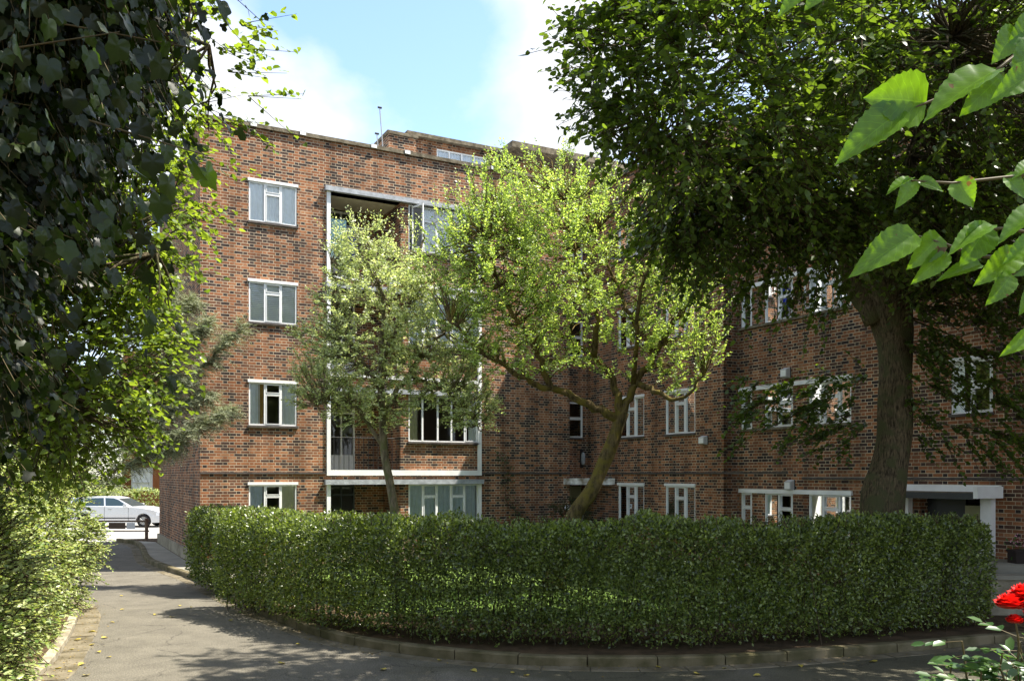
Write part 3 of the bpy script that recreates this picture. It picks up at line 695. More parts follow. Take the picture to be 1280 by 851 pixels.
# recess with the front door of wing one
rl = AEND
wall(PR, rl - .4, XB1, -.05, H, [(11.25, 11.95, z - 1.15, z) for z in (4.82, 7.45, 10.1)] + [(11.2, 12.05, .1, 2.12)], M['brick'])
wall(('B', AEND - .3), 0.3, .6, -.05, H, [], M['brick'])
for z in (4.82, 7.45, 10.1):
    window(PR, 11.25, 11.95, z - 1.15, z, [(1, .46)], (), lintel=False)
g = MB(); g.prism([(10.86, -.1), (12.1, -1.02), (12.1, .6), (10.86, .6)], 2.16, 2.36); g.build('porch_canopy', M['worn_white'], blk)
g = MB(); pbox(g, PR, 11.24, 12.02, 1.72, 2.1, .2, .24); pbox(g, PR, 11.6, 11.66, .1, 1.72, .2, .26); pbox(g, PR, 11.97, 12.03, .1, 1.72, .2, .26); pbox(g, PR, 11.24, 11.3, .1, 1.72, .2, .26)
g.build('door_frame', M['olive_door'], blk)
g = MB(); pbox(g, PR, 11.3, 11.6, .1, 1.7, .24, .25); pbox(g, PR, 11.66, 11.97, .1, 1.7, .24, .25); g.build('door', M['dark_paint'], blk)
g = MB(); pbox(g, PR, 11.95, 12.0, .1, 1.5, .02, .07); g.build('door_post', M['white'], blk)

# wing two, near part
B1end = hitB(905, XB1)[0]
def bw(pxl, pxr, pl): a = hit(pl, pxl)[0]; b = hit(pl, pxr)[0]; return min(a, b), max(a, b)
w1 = bw(773, 805, PB1); w2 = bw(832, 869, PB1)
ZB = [2.15, 4.78, 7.43, 10.08]; hb = [1.2, 1.17, 1.1, 1.05]
ops = [(w[0], w[1], z - h, z) for w in (w1, w2) for z, h in zip(ZB, hb)]
wall(PB1, B1end, .6, -.05, H, ops, M['brick'])
for k in range(4):
    window(PB1, w1[0], w1[1], ZB[k] - hb[k], ZB[k], [(1, 0), (1, .28), (1, 0)], [[(0, .3, 'drape')], [(0, .25, 'net')], [(0, 1, 'net')], [(0, .4, 'net')]][k])
    window(PB1, w2[0], w2[1], ZB[k] - hb[k], ZB[k], [(1, 0), (1, .28), (1, 0)], [[(0, .3, 'drape'), (.7, 1, 'cream')], [(0, .3, 'drape')], [(0, .5, 'net')], [(0, 1, 'net')]][k])
wall(('A', B1end), XB1, XB2, -.05, H, [], M['brick'], th=.0 + .02, name='pier')
# wing two, far part towards the camera
B2end = -19.0
rows = [(2.0, .95), (4.63, .98), (7.27, .98), (9.95, .98)]
wins = []
for (a, b, cols) in ((926.5, 940, [(1, .4)]), (956, 991, [(1, 0), (1, .4)]), (1011, 1064, [(1, 0), (1.15, .35), (.8, 0)])):
    u = bw(a, b, PB2)
    for k, (z, h) in enumerate(rows): wins.append((u, z, h, cols, k))
ops = [(u[0], u[1], z - h, z) for u, z, h, c, k in wins]
u5 = bw(1189, 1241, PB2)
big = [(4.72, 1.05), (7.2, 1.05), (9.9, 1.05)]
ops += [(u5[0], u5[1], z - h, z) for z, h in big]
dp = bw(1150, 1237, PB2); ops.append((dp[0], dp[1], .12, 2.02))
wall(PB2, B2end, B1end, -.05, H, ops, M['brick'])
for u, z, h, c, k in wins:
    cu = [(), ((0, .45, 'drape'),), ((0, 1, 'net'),), ((0, .5, 'net'),)][k]
    if len(c) == 3: cu = [((0, .3, 'drape'),), ((0, .3, 'net'),), ((0, .35, 'net'),), ((0, 1, 'net'),)][k]
    window(PB2, u[0], u[1], z - h, z, c, cu, lintel=False, sill=False, opened=(.35, 1) if (len(c) == 3 and k == 2) else None)
for z, h in big: window(PB2, u5[0], u5[1], z - h, z, [(1, 0), (1, .5)], [(0, .3, 'net')])
ua, ub = bw(925, 1066, PB2)
for z, h in rows:
    g = MB(); pbox(g, PB2, ua, ub, z, z + .1, -.06, .12); g.build('lintel', M['white'], blk)
    g = MB(); pbox(g, PB2, ua, ub, z - h - .06, z - h, -.07, .12); g.build('sill', M['coping'], blk)
# porch of wing two
pu0, pu1 = bw(1128, 1252, PB2)
porch = MB(); porch.box(XB2 - .75, XB2, pu0, pu1, 2.03, 2.13); po = porch.build('porch_roof', M['coping'], blk)
g = MB(); g.box(XB2 - .09, XB2 - .003, pu0, pu1, 2.13, 2.26); g.box(XB2 - .85, XB2 - .09, pu0 - .09, pu0 - .003, 2.02, 2.24); g.build('upstand', M['white'], po)
g = MB(); g.box(XB2 - .82, XB2 - .754, pu0, pu1, 2.0, 2.12); g.build('roof_edge', M['dark_paint'], po)
for a_, b_ in ((pu0 + .12, pu0 + .34), (pu1 - .25, pu1 - .1)):
    g = MB(); g.box(XB2 - .14, XB2 - .002, a_, b_, .1, 2.03); g.build('porch_post', M['white'], blk)
g = MB(); mid = (dp[0] + dp[1]) / 2
pbox(g, PB2, dp[0], mid - .1, .12, 1.85, .22, .28); g.build('door', M['olive_door'], blk)
g = MB(); pbox(g, PB2, mid - .1, dp[1], .12, 2.02, .24, .3); g.build('door', M['dark_paint'], blk)  # dark panel in place of the dark opening beside the olive door

# shell, roof, inner walls
g = MB(); g.box(.02, 20, 9.1, 9.35, -.05, H); g.box(19.8, 20, B2end, 9.1, -.05, H); g.box(XB2 + .02, 19.8, B2end - .2, B2end, -.05, H); g.build('rear_wall', M['brick'], blk)
g = MB(); g.box(.3, AEND - .02, .3, 9.1, H - .25, H - .1); g.box(AEND - .02, 19.8, .9, 9.1, H - .25, H - .1); g.box(XB2 + .3, 19.8, B2end, .9, H - .25, H - .1); g.build('roof', M['lead'], blk)
fz = [2.3, 4.98, 7.65]
for z in fz + [.05]:
    g = MB(); g.box(.3, mid0, 1.7, 9.1, z, z + .12); g.box(mid1, AEND - .35, .3, 1.7, z, z + .12); g.box(.3, bayL - .3, .3, 1.7, z, z + .12); g.box(AEND - .35, 19.8, .9, 9.1, z - .002, z + .118); g.box(XB2 + .3, 19.8, B2end, .9, z, z + .12); g.build('storey_floor', M['floor'], blk)
g = MB(); g.box(.3, AEND, 4.2, 4.3, .1, H - .3); g.box(XB2 + 3.3, XB2 + 3.4, B2end, 4.2, .1, H - .3); g.box(bayL - .42, bayL - .31, .3, 4.2, .1, H - .3); g.box(s372 + .5, s372 + .6, .3, 4.2, .1, H - .3)
for y in (-1.8, -4.2, -6.5, -9, -12): g.box(XB2 + .32, XB2 + 3.3, y, y + .1, .1, H - .3)
g.build('inner_wall', M['room'], blk)
# coping along the parapet, with lead joint clips
g = MB(); g.box(-.06, AEND + .05, -.06, .34, H, H + .1); g.box(-.06, .34, .34, 9.4, H, H + .1); g.box(XB1 - .06, XB1 + .36, B1end - .05, .6, H, H + .1); g.box(XB2 - .06, XB2 + .34, B2end, B1end - .05, H, H + .1); g.box(AEND + .05, XB1 - .06, .55, .95, H, H + .1)
g.build('coping', M['coping'], blk)
for x in (1.25, 2.55, 4.55, 5.55, 8.3):
    g = MB(); g.box(x, x + .16, -.08, -.06, H + .015, H + .12); g.box(x, x + .16, -.08, .1, H + .1, H + .12); g.build('lead_clip', M['white'], blk)
# faint painted band where the parapet was rebuilt
# chimney and roof house
def boxpx(pxl, pxr, pyt, y0, dep):
    a, Q = hitA(pxl, y0); b, Q2 = hitA(pxr, y0); return a, b, zat(pyt, Q)
a, b, zt = boxpx(486, 520, 167, 2.0, 1)
g = MB(); g.box(a, b, 2.0, 3.2, H - .2, zt); ch = g.build('chimney', M['brick'], blk)
g = MB(); g.box(a - .06, b + .06, 1.94, 3.26, zt, zt + .09); g.build('chimney_cap', M['coping'], ch)
a, _ = hitA(512, 2.4); b, Q2 = hitA(618, 2.4); zt = zat(173, hitA(521, 2.4)[1])
wall_ops = [(hitA(546, 2.4)[0], hitA(608, 2.4)[0], zat(198, hitA(546, 2.4)[1]), zat(186, hitA(546, 2.4)[1]))]
wall(('A', 2.4), a, b, H - .2, zt, wall_ops, M['brick'], name='roof_house')
g = MB(); g.box(a + .02, b, 2.7, 6, H - .2, zt - .01); g.build('roof_house', M['brick'], blk)
g = MB(); g.box(a - .15, b + .15, 2.2, 6.1, zt, zt + .12); g.build('roof_house_roof', M['coping'], blk)
o4 = wall_ops[0]
window(('A', 2.4), o4[0], o4[1], o4[2], o4[3], [(1, 0)] * 4, [(0, 1, 'net')], lintel=False, sill=True)
a, _ = hitA(640, 1.6); g = MB(); g.box(a + .5, a + 4.5, 2.2, 6, H - .2, 12.95); g.build('stair_tower', M['brick'], blk)
g = MB(); g.box(a - .2, a + 5, 1.2, 6.5, 12.95, 13.15); g.build('tower_roof', M['coping'], blk)
# small fittings on the walls
def wall_lamp(px, py, pl, label, w=.24, h=.26, d=.16, mat='lampgrey'):
    u, Q = hit(pl, px); z = zat(py, Q); x, y, zz = pp(pl, u, z, 0)
    t = thing('wall_lamp', label, 'wall lamp', loc2w(x, y, z), TH + (0 if pl[0] == 'A' else -math.pi / 2))
    g = MB(); g.box(-w / 2, w / 2, -.03, 0, -h / 2, h / 2); g.build('back_plate', M['dark_paint'], t)
    g = MB(); g.add([(-w / 2, -.03, h / 2), (w / 2, -.03, h / 2), (w / 2, -d, h * .3), (-w / 2, -d, h * .3), (-w / 2, -.03, -h / 2), (w / 2, -.03, -h / 2), (w / 2, -d, -h * .4), (-w / 2, -d, -h * .4)],
                    [(0, 1, 2, 3), (4, 5, 6, 7), (0, 4, 7, 3), (1, 5, 6, 2), (2, 6, 7, 3), (0, 1, 5, 4)])
    g.build('lamp_housing', M[mat], t); g = MB(); g.box(-w * .4, w * .4, -d - .006, -d, -h * .34, h * .22); g.build('lens', M['carglass'] if mat != 'lampgrey' else M['white'], t)
    return t
wall_lamp(882, 550, PB1, 'small square wall lamp beside the brick pier between the two wings', .22, .24)
wall_lamp(990, 606, PB2, 'pale grey box lamp just above the long white ground floor lintel', .2, .26)
wall_lamp(985, 466, PB2, 'pale grey box lamp above the first floor window row, partly behind lime leaves', .2, .26)
u, Q = hitA(726, .6); z = zat(573, Q)
t = thing('bulkhead_lamp', 'slim blue grey lantern on dark brick above the flaking porch canopy', 'wall lamp', loc2w(u, .6, z), TH)
g = MB(); g.box(-.035, .035, -.1, 0, -.3, .3); g.build('bracket', M['black_metal'], t)
g = MB(); g.tube([(0, -.14, -.2), (0, -.14, -.12), (0, -.14, .12), (0, -.14, .2)], [.04, .075, .065, .03], 10); g.build('lantern', M['lead'], t, smooth=True)
u, Q = hitA(709, 0.0); z = zat(634, Q)
t = thing('number_sign', 'small white plate with house number beside the left porch', 'sign', loc2w(u, -.01, z), TH)
g = MB(); g.box(-.1, .1, -.02, 0, -.075, .075); g.build('plate', M['white'], t)
fc = bpy.data.curves.new('digits', 'FONT'); fc.body = '49'; fc.size = .15; fc.align_x = 'CENTER'; fc.align_y = 'CENTER'; fc.extrude = .002
fo = bpy.data.objects.new('digits_src', fc); COL.objects.link(fo); bpy.context.view_layer.update()
me = bpy.data.meshes.new_from_object(fo.evaluated_get(bpy.context.evaluated_depsgraph_get())); bpy.data.objects.remove(fo)
me.materials.clear(); me.materials.append(M['ink'])
do = bpy.data.objects.new('digits', me); COL.objects.link(do); do.parent = t; do.location = (0, -.024, 0); do.rotation_euler = (R(90), 0, 0)
# wall ornaments on a sill, laundry on the top balcony
u, Q = hit(PB1, 848); 
t = thing('red_bottle', 'small red bottle standing on the first floor window sill inside', 'bottle', loc2w(XB1 + .14, w2[0] + .22, 3.66)); g = MB(); g.tube([(0, 0, 0), (0, 0, .02), (0, 0, .14), (0, 0, .18), (0, 0, .22)], [.03, .035, .035, .014, .014], 10); g.build('bottle_body', M['red'], t, smooth=True)
g = MB(); g.tube([(0, 0, .22), (0, 0, .25)], .016, 8); g.build('cap', M['white'], t)
def hung(name, label, px, y0, w, z0, z1, mat):
    u, Q = hitA(px, y0); n = 16; mb = MB(); vs = []
    for i in range(n + 1):
        x = -w / 2 + w * i / n; yy = .03 * math.sin(i * 1.4) + .02 * math.sin(i * .5)
        for j in range(5):
            zz = z0 + (z1 - z0) * j / 4; vs.append((x * (1 - .1 * (j < 2)), yy * (1.4 - j * .25), zz))
    mb.add(vs, [(i * 5 + j, i * 5 + j + 1, (i + 1) * 5 + j + 1, (i + 1) * 5 + j) for i in range(n) for j in range(4)])
    o = mb.build(name, mat, loc=loc2w(u, y0, 0), smooth=True); o.rotation_euler = (0, 0, TH); tag(o, label, 'laundry'); return o
hung('hung_towel', 'bright blue towel drying on the top balcony', 439, .75, .35, 8.75, 9.45, M['blue_cloth'])
hung('hung_sheet', 'pale teal sheet hung at left end of the top balcony', 422, .35, .5, 8.5, 9.6, M['teal_cloth'])
g = MB(); p0 = loc2w(bayL, .6, 9.5); p1 = loc2w(mid0, .6, 9.5)
tag(MB.build((lambda q: (q.tube([loc2w(bayL, .55, 9.55), loc2w((bayL + mid0) / 2, .55, 9.5), loc2w(mid0, .55, 9.55)], .006, 4), q)[1])(MB()), 'washing_line', M['white']), 'thin washing line strung across the top balcony', 'washing line')
# aerials on the roof
for px, pyt, pyb, lab in ((478, 136, 178, 'tall thin aerial mast on the roof left of the chimney'), (472, 168, 180, 'short stub aerial on the roof parapet left of the chimney')):
    u, Q = hitA(px + 3, 1.6); zt = zat(pyt, Q)
    t = thing('roof_aerial', lab, 'aerial', loc2w(u, 1.6, H - .1), TH); g = MB(); hh = zt - H + .1
    g.tube([(0, 0, 0), (-.12 * hh / 1.5, 0, hh)], .016, 6); g.build('mast', M['grey_metal'], t)
    g = MB(); g.tube([(-.12 * hh / 1.5 - .06, 0, hh), (-.12 * hh / 1.5 + .06, 0, hh)], .03, 6); g.build('aerial_head', M['black_metal'], t)

# pavement beside the block, lawn, terrace and low wall on the right
g = MB(); a = [loc2w(-.1, 9.6)[:2], loc2w(-.1, -.1)[:2], loc2w(2.2, -.6)[:2], (-5.7, 20.2), (-6.5, 19.6)]
ii = [i for i in range(len(inner)) if 19.8 < inner[i][1] < 31.6]
g.prism(a + [(inner[i][0] + .02, inner[i][1]) for i in ii[::-1]], .09, .106); struct('path', g, M['paving'])
g = MB(); g.prism([(-4.8, 18.2), (-2.6, 15.3), (0, 14.2), (3, 13.9), (6.0, 14.7), (7.2, 15.6), (7.0, 18), loc2w(11.8, -7)[:2], loc2w(11.3, -1.2)[:2], loc2w(2.5, -.7)[:2]], .09, .107); struct('lawn', g, M['lawn'])
g = MB(); g.prism([(7.75, 15.6), (20, 15.6), (20, 24), (7.0, 17.9)], .08, .86); struct('terrace', g, M['paving'])
t = thing('garden_wall', 'low dark rendered wall with pale coping at the right edge', 'wall', (8.0, 14.8, .1))
g = MB(); g.box(.05, 6, .0, .22, 0, .6); g.build('wall_face', M['concrete'], t); g = MB(); g.box(0, 6.05, -.05, .27, .6, .67); g.build('coping', M['paving'], t)

# ------------------------------------------------------------------ hedges
def hedge(name, label, pts, hw, z0, z1, n, end_round=.5):
    C = np.array([tuple(p) for p in catmull([(x, y, 0) for x, y in pts], 8)])
    s = np.concatenate([[0], np.cumsum(np.linalg.norm(np.diff(C, axis=0), axis=1))]); L = s[-1]
    tt = nrm(np.gradient(C, axis=0)); nn = np.stack([-tt[:, 1], tt[:, 0], np.zeros(len(tt))], 1)
    base = C[len(C) // 2]; root = thing(name, label, 'hedge', (base[0], base[1], .1))
    def frame(q):
        return (np.stack([np.interp(q, s, C[:, k]) for k in range(3)], 1), nrm(np.stack([np.interp(q, s, nn[:, k]) for k in range(3)], 1)), nrm(np.stack([np.interp(q, s, tt[:, k]) for k in range(3)], 1)))
    h = z1 - z0
    def pts_(n, fill):
        q = rng.uniform(-.25, L + .25, n)
        sd_ = rng.uniform(0, 1, n); v_ = rng.uniform(-1, 1, n); hf = h / (2 * h + 2 * hw)
        x = np.where(sd_ < hf, 1., np.where(sd_ < 2 * hf, -1., v_)); z = np.where(sd_ < 2 * hf, v_, np.where(rng.uniform(size=n) < .85, 1., -1.))
        k_ = (np.abs(x) ** 7 + np.abs(z) ** 5) ** (1 / 5.); x = x / k_; z = z / k_; ang = np.arctan2(z, x); c_, s_ = x, z
        endf = np.clip(np.minimum(q + .25, L + .25 - q) / end_round, .0, 1); endf = np.sqrt(1 - (1 - endf) ** 2)
        r = 1 - fill * rng.uniform(0, 1, n) ** 1.3
        bump = 1 + .07 * np.sin(q * 2.3 + 1) + .07 * np.sin(q * 5.9 + ang * 2) + .075 * np.sin(q * 13 + ang * 7 + 2 * np.sin(ang * 3)) + .06 * np.sin(q * 29 + ang * 17 + np.sin(q * 7)) + rng.normal(size=n) * .035
        Pc, Nn, Tn = frame(np.clip(q, 0, L)); over = (q - np.clip(q, 0, L))
        lat = x * hw * r * bump * (.35 + .65 * endf)
        zz = z0 + h / 2 + z * h / 2 * (r * .45 + .55 if fill < .9 else r) * (1 + (bump - 1) * .45) * (.82 + .18 * endf)
        zz += np.where(z > .8, .045 * np.sin(q * 1.7) + .03 * np.sin(q * 4.7 + 1) + .02 * np.sin(q * 11), 0)
        lat *= 1 - .12 * (zz < z0 + .3)
        P = Pc + Nn * lat[:, None] + Tn * over[:, None]; P[:, 2] = zz
        out = Nn * (x * np.abs(x) ** 5)[:, None]; out[:, 2] = z * np.abs(z) ** 5
        return P, nrm(out + 1e-3), q
    P, Oo, q = pts_(n, .5); P2, O2, q2 = pts_(int(n * .22), 1.0)
    keep2 = P2[:, 2] > z0 + .55 * h; P2, O2 = P2[keep2], O2[keep2]
    thin = (P[:, 2] < z0 + .42 * h) & (rng.uniform(size=len(P)) < .2) ; P, Oo = P[~thin], Oo[~thin]
    P = np.concatenate([P, P2]); Oo = np.concatenate([Oo, O2])
    # stray shoots above the clipped top
    k = int(L * 26); qs = rng.uniform(0, L, k); Pc, Nn, Tn = frame(qs); st = Pc + Nn * rng.uniform(-.9, .9, k)[:, None] * hw; st[:, 2] = z1 - .06
    Ps, As, Ns, Ss, e0, e1 = sprays(st, rdir(k, 2.5), 1, .16, 7, .04, .4, 0)
    A = nrm(Oo * .8 + rng.normal(size=P.shape) * .8 + np.array([0, 0, .25])); N = nrm(Oo + rng.normal(size=P.shape) * .8 + np.array([0, 0, .5]))
    S = rng.uniform(.034, .07, len(P))
    P = np.concatenate([P, Ps]); A = np.concatenate([A, As]); N = np.concatenate([N, Ns]); S = np.concatenate([S, Ss])
    b = np.array([base[0], base[1], .1])
    leaves('foliage', P - b, A, N, S, 'oval', M['hedge_leaf'], root)
    k = int(L * 20); qs = rng.uniform(0, L, k); Pc, Nn, Tn = frame(qs); a0 = Pc + Nn * (rng.normal(size=k) * .16)[:, None]; a0[:, 2] = .08
    a1 = a0 + rng.normal(size=(k, 3)) * [.18, .18, 0]; a1[:, 2] = z1 - rng.uniform(.15, .8, k)
    twigs_mesh('stems', np.concatenate([a0, e0]) - b, np.concatenate([a1, e1]) - b, .009, M['twig'], root)
    return root
hedge('garden_hedge', 'long clipped green hedge curving along the kerb in the middle', [(-5.0, 16.1), (-3.7, 14.8), (-2.7, 13.8), (-1.6, 13.02), (-.3, 12.55), (1.1, 12.33), (3.0, 12.43), (5.2, 13.1), (7.15, 13.9)], .58, .14, 1.79, 150000, 1.0)
hedge('garden_hedge', 'short rounded hedge clump at the far left end by the brick corner', [(-6.5, 19.1), (-6.0, 18.4), (-5.65, 17.9)], .6, .14, 1.72, 27000, 1.1)

# ------------------------------------------------------------------ trees
YL = 15.3
skl = [wp(random.uniform(925, 1088), random.uniform(465, 560), random.uniform(14.3, 15)) for _ in range(26)]
skr = [wp(random.uniform(1130, 1275), random.uniform(375, 575), random.uniform(14.3, 15.2)) for _ in range(44)]
def W(px, py, Y=YL): return wp(px, py, Y)
lime_base = (6.45, YL, .1)
tree('lime_tree', 'large dark lime tree with thick bare trunk behind the hedge at right', 'tree', lime_base,
     [lime_base, W(1101, 640), W(1111, 590), W(1117, 540), W(1120, 480), W(1118, 430), W(1110, 385), W(1104, 350)], (.42, .35, .31, .29, .285, .3, .37, .42),
     [([W(1098, 400), W(1070, 350), W(1040, 270, 15), W(1000, 170, 14.4), W(955, 40, 13.8)], .24, .07),
      ([W(1106, 370), W(1100, 250), W(1092, 120), W(1088, -60), W(1080, -250)], .27, .08),
      ([W(1115, 390), W(1145, 300), W(1185, 200, 14.8), W(1235, 60, 14), W(1300, -60, 13.5)], .22, .07),
      ([W(1060, 320, 15), W(980, 270, 13.6), W(900, 230, 12.5), W(820, 190, 11.8)], .1, .03),
      ([W(1098, 250), W(1010, 150, 13), W(930, 60, 12), W(850, 0, 11)], .1, .03),
      ([W(1100, 300), W(1120, 250, 13.6), W(1150, 150, 12), W(1190, 50, 10.6)], .1, .03),
      ([W(1110, 330), W(1180, 280, 16), W(1280, 230, 17), W(1400, 180, 17)], .1, .03)],
     [((5.0, 12.0, 9.0), (3.9, 3.6, 3.1), 3.2), ((2.5, 10.0, 7.1), (1.95, 2.0, 1.7), 1.3), ((7.6, 13.6, 8.6), (4.0, 3.6, 3.3), 2.9), ((6.0, 11.8, 6.9), (3.4, 2.6, 1.5), 1.6),
      ((3.9, 12.0, 6.1), (1.6, 1.6, 1.0), .42), ((8.8, 14.0, 6.2), (1.9, 2.4, 1.3), .4), ((1.35, 9.7, 7.3), (.9, 1.2, 1.1), .3), (W(940, 275, 12.5), (1.4, 1.2, .7), .4), (W(1050, 310, 13.2), (.8, 1.1, .5), .12), (W(1215, 320, 14.2), (1.2, 1., .8), .4), (W(1220, 250, 13), (1.6, 1.2, .9), .5), (W(860, 285, 11.8), (.8, .9, .5), .3)],
     2500, 3, 11, .75, .088, 'heart', M['lime_leaf'], M['bark'], droop=.3, up=.05, shell=.35, maxlink=2.2,
     extra=[(skl, [(-.6, -.2, -.3)] * 26, 4, 9, .5, .3), (skr, [(.5, -.3, -.4)] * 44, 4, 9, .55, .35), ([W(1085, 470, 15.0), W(1050, 480, 14.9), W(1020, 490, 14.7), W(990, 490, 14.6), W(960, 500, 14.5), W(1060, 520, 14.8), W(1000, 515, 14.6), W(1085, 530, 14.9), W(1035, 545, 14.8)],
             [(-1, -.1, -.05)] * 9, 8, 10, .8, .25),
            ([W(1130, 430, 15), W(1160, 440, 14.9), W(1190, 430, 14.7), W(1220, 440, 14.6), W(1160, 480, 14.8), W(1200, 490, 14.7), W(1240, 500, 14.6), W(1150, 520, 14.9), W(1190, 535, 14.8), W(1240, 540, 14.6), W(1270, 520, 14.5), W(1130, 500, 15), W(1215, 400, 14.6), W(1165, 385, 14.8)],
             [(1, -.2, -.1)] * 14, 8, 11, .75, .35),
            ([W(1000, 350, 13), W(1020, 360, 13.2), W(965, 330, 13), W(930, 350, 12.8), W(880, 330, 12.6), W(850, 300, 12.2), W(1060, 350, 13.5)], [(-.3, -.2, -1)] * 7, 8, 11, .85, .2)],
     twr=.007)

YP = 18.0
A2 = lambda px, py, Y=YP: wp(px, py, Y)
ab = (A2(690, 700)[0], YP, .1)
up_shoots = [A2(random.uniform(600, 880), random.uniform(225, 330), random.uniform(17, 19)) for _ in range(34)]
tree('apple_tree', 'yellow green apple tree with thick leaning mossy trunk in the middle', 'tree', ab,
     [ab, A2(712, 655), A2(738, 615), A2(757, 575), A2(772, 535), A2(778, 515)], (.2, .15, .14, .14),
     [([A2(776, 526), A2(735, 505, 17.8), A2(690, 487, 17.6), A2(650, 468, 17.4), A2(600, 440, 17.2), A2(565, 400, 17)], .1, .025),
      ([A2(776, 524), A2(768, 480), A2(742, 445, 18.3), A2(705, 420, 18.5), A2(672, 385, 18.6), A2(650, 320, 18.6)], .09, .02),
      ([A2(778, 520), A2(792, 480), A2(815, 445), A2(788, 395, 18.2), A2(768, 350, 18.4), A2(740, 290, 18.4)], .095, .02),
      ([A2(812, 450), A2(838, 410), A2(862, 370), A2(880, 320)], .08, .02),
      ([A2(795, 478), A2(825, 492, 17.6), A2(850, 500, 17.3), A2(880, 470, 17.1)], .07, .02),
      ([A2(742, 445), A2(745, 390, 17.6), A2(720, 330, 17.4), A2(705, 250, 17.3)], .07, .02),
      ([A2(690, 487, 17.6), A2(665, 430, 17.4), A2(630, 370, 17.3), A2(610, 300, 17.3)], .07, .02),
      ([A2(792, 480), A2(798, 380, 17), A2(820, 300, 16.8)], .06, .02)],
     [(A2(720, 325), (2.5, 1.9, 1.75), 3.2), (A2(850, 405, 17.8), (1.05, 1.3, 1.45), .9), (A2(615, 350, 17.6), (1.3, 1.3, 1.6), 1.1), (A2(675, 250, 18), (1.6, 1.2, 1.1), 1.0), (A2(600, 250, 18), (.55, .7, .7), .15), (A2(650, 440, 17.4), (1.2, 1, .6), .35), (A2(790, 440), (1.3, 1.2, .6), .3), (A2(565, 330, 17.8), (.7, .8, 1.3), .4)],
     1250, 3, 15, .42, .062, 'oval6', M['apple_leaf'], M['bark_moss'], droop=-.1, up=.9, shell=.25, spread=.45, nup=.25, maxlink=1.8, twr=.004,
     extra=[(up_shoots, [(.1, 0, 1)] * 34, 3, 16, .75, -.1)], flare=1.25)

YQ = 19.3
B2_ = lambda px, py, Y=YQ: wp(px, py, Y)
pb = (B2_(497, 700)[0], YQ, .1)
tops = [B2_(random.uniform(415, 540), random.uniform(285, 340), random.uniform(18.8, 19.8)) for _ in range(26)] + [B2_(575, 250), B2_(570, 290), B2_(545, 270)]
tree('pear_tree', 'slim grey green pear tree with pale trunk in front of the balconies', 'tree', pb,
     [pb, B2_(494, 650), B2_(488, 605), B2_(481, 570), B2_(478, 530), B2_(476, 490)], (.115, .085, .08),
     [([B2_(480, 560), B2_(450, 515), B2_(425, 500), B2_(395, 505, 19)], .05, .015),
      ([B2_(477, 500), B2_(478, 420), B2_(470, 340), B2_(455, 290)], .08, .02),
      ([B2_(478, 520), B2_(510, 470), B2_(540, 430), B2_(570, 400)], .07, .02),
      ([B2_(478, 490), B2_(440, 430), B2_(420, 380), B2_(415, 330)], .06, .02),
      ([B2_(510, 470), B2_(560, 490, 19), B2_(590, 520, 18.8), B2_(605, 545, 18.7)], .04, .012),
      ([B2_(478, 450), B2_(510, 380), B2_(525, 320), B2_(530, 290)], .06, .02)],
     [(B2_(472, 400), (1.45, 1.3, 1.9), 2.6), (B2_(540, 410, 19.1), (1.25, 1.2, 1.6), 1.6), (B2_(405, 450, 19.2), (.75, .9, 1.0), .55), (B2_(575, 480, 18.8), (.75, .8, .95), .5), (B2_(470, 500), (1.2, 1, .65), .6), (B2_(595, 505, 18.7), (.5, .6, .7), .3), (B2_(395, 490, 19.1), (.55, .7, .7), .3), (B2_(455, 320), (.8, .8, .75), .35)],
     1150, 3, 15, .38, .06, 'oval6', M['pear_leaf'], M['bark_pale'], droop=.05, up=.5, shell=.25, spread=.5, nup=.2, maxlink=1.6, twr=.004,
     extra=[(tops, [(0, 0, 1)] * len(tops), 2, 15, .6, -.1)])

# lime at the left whose sunlit leaves show past the ivy
def lf(px, py, Y): return wp(px, py, Y)
lb_ = (-5.6, 9.0, .07)
ex = [lf(300, 30, 7.2), lf(285, 90, 7.2), lf(310, 120, 7.4), lf(270, 60, 7), lf(285, 150, 7.4), lf(240, 200, 7.2), lf(225, 270, 7), lf(215, 330, 7.2), lf(185, 400, 7), lf(170, 450, 7.2), lf(200, 300, 7), lf(160, 500, 7.2), lf(300, 60, 7.2), lf(250, 130, 7.2), lf(262, 5, 7)]
tree('lime_tree', 'bright green lime tree on the left verge behind the ivy', 'tree', lb_,
     [lb_, (-5.55, 9.0, 1.6), (-5.5, 8.9, 3.2), (-5.4, 8.8, 5.2), (-5.3, 8.8, 7.5)], (.2, .1),
     [([(-5.5, 8.9, 3.4), (-4.6, 8.3, 4.2), (-3.6, 7.8, 4.6), (-3.0, 7.5, 4.4)], .06, .015), ([(-5.4, 8.8, 5), (-4.4, 8.2, 6.0), (-3.2, 7.6, 6.3), (-2.5, 7.3, 6.0)], .06, .015),
      ([(-5.5, 8.9, 2.8), (-4.7, 8.2, 3.2), (-3.9, 7.6, 3.1)], .05, .012), ([(-5.4, 8.8, 5.6), (-5, 8, 7), (-4, 7.4, 8)], .06, .02)],
     [((-4.2, 8.0, 5.6), (1.45, 1.3, 1.9), 2.0), ((-4.05, 7.9, 3.8), (1.05, 1.1, 1.35), 1.8), ((-3.7, 7.5, 6.6), (1.1, 1.1, 1.2), .8), ((-5.0, 8.4, 4.6), (1.5, 1.2, 2.6), 1.2)],
     1300, 3, 11, .45, .062, 'heart', M['lime_leaf_bright'], M['bark'], droop=.3, up=.0, shell=.4, maxlink=1.6,
     extra=[(ex, [(1, -.1, .0)] * len(ex), 3, 11, .5, .25)], twr=.004)

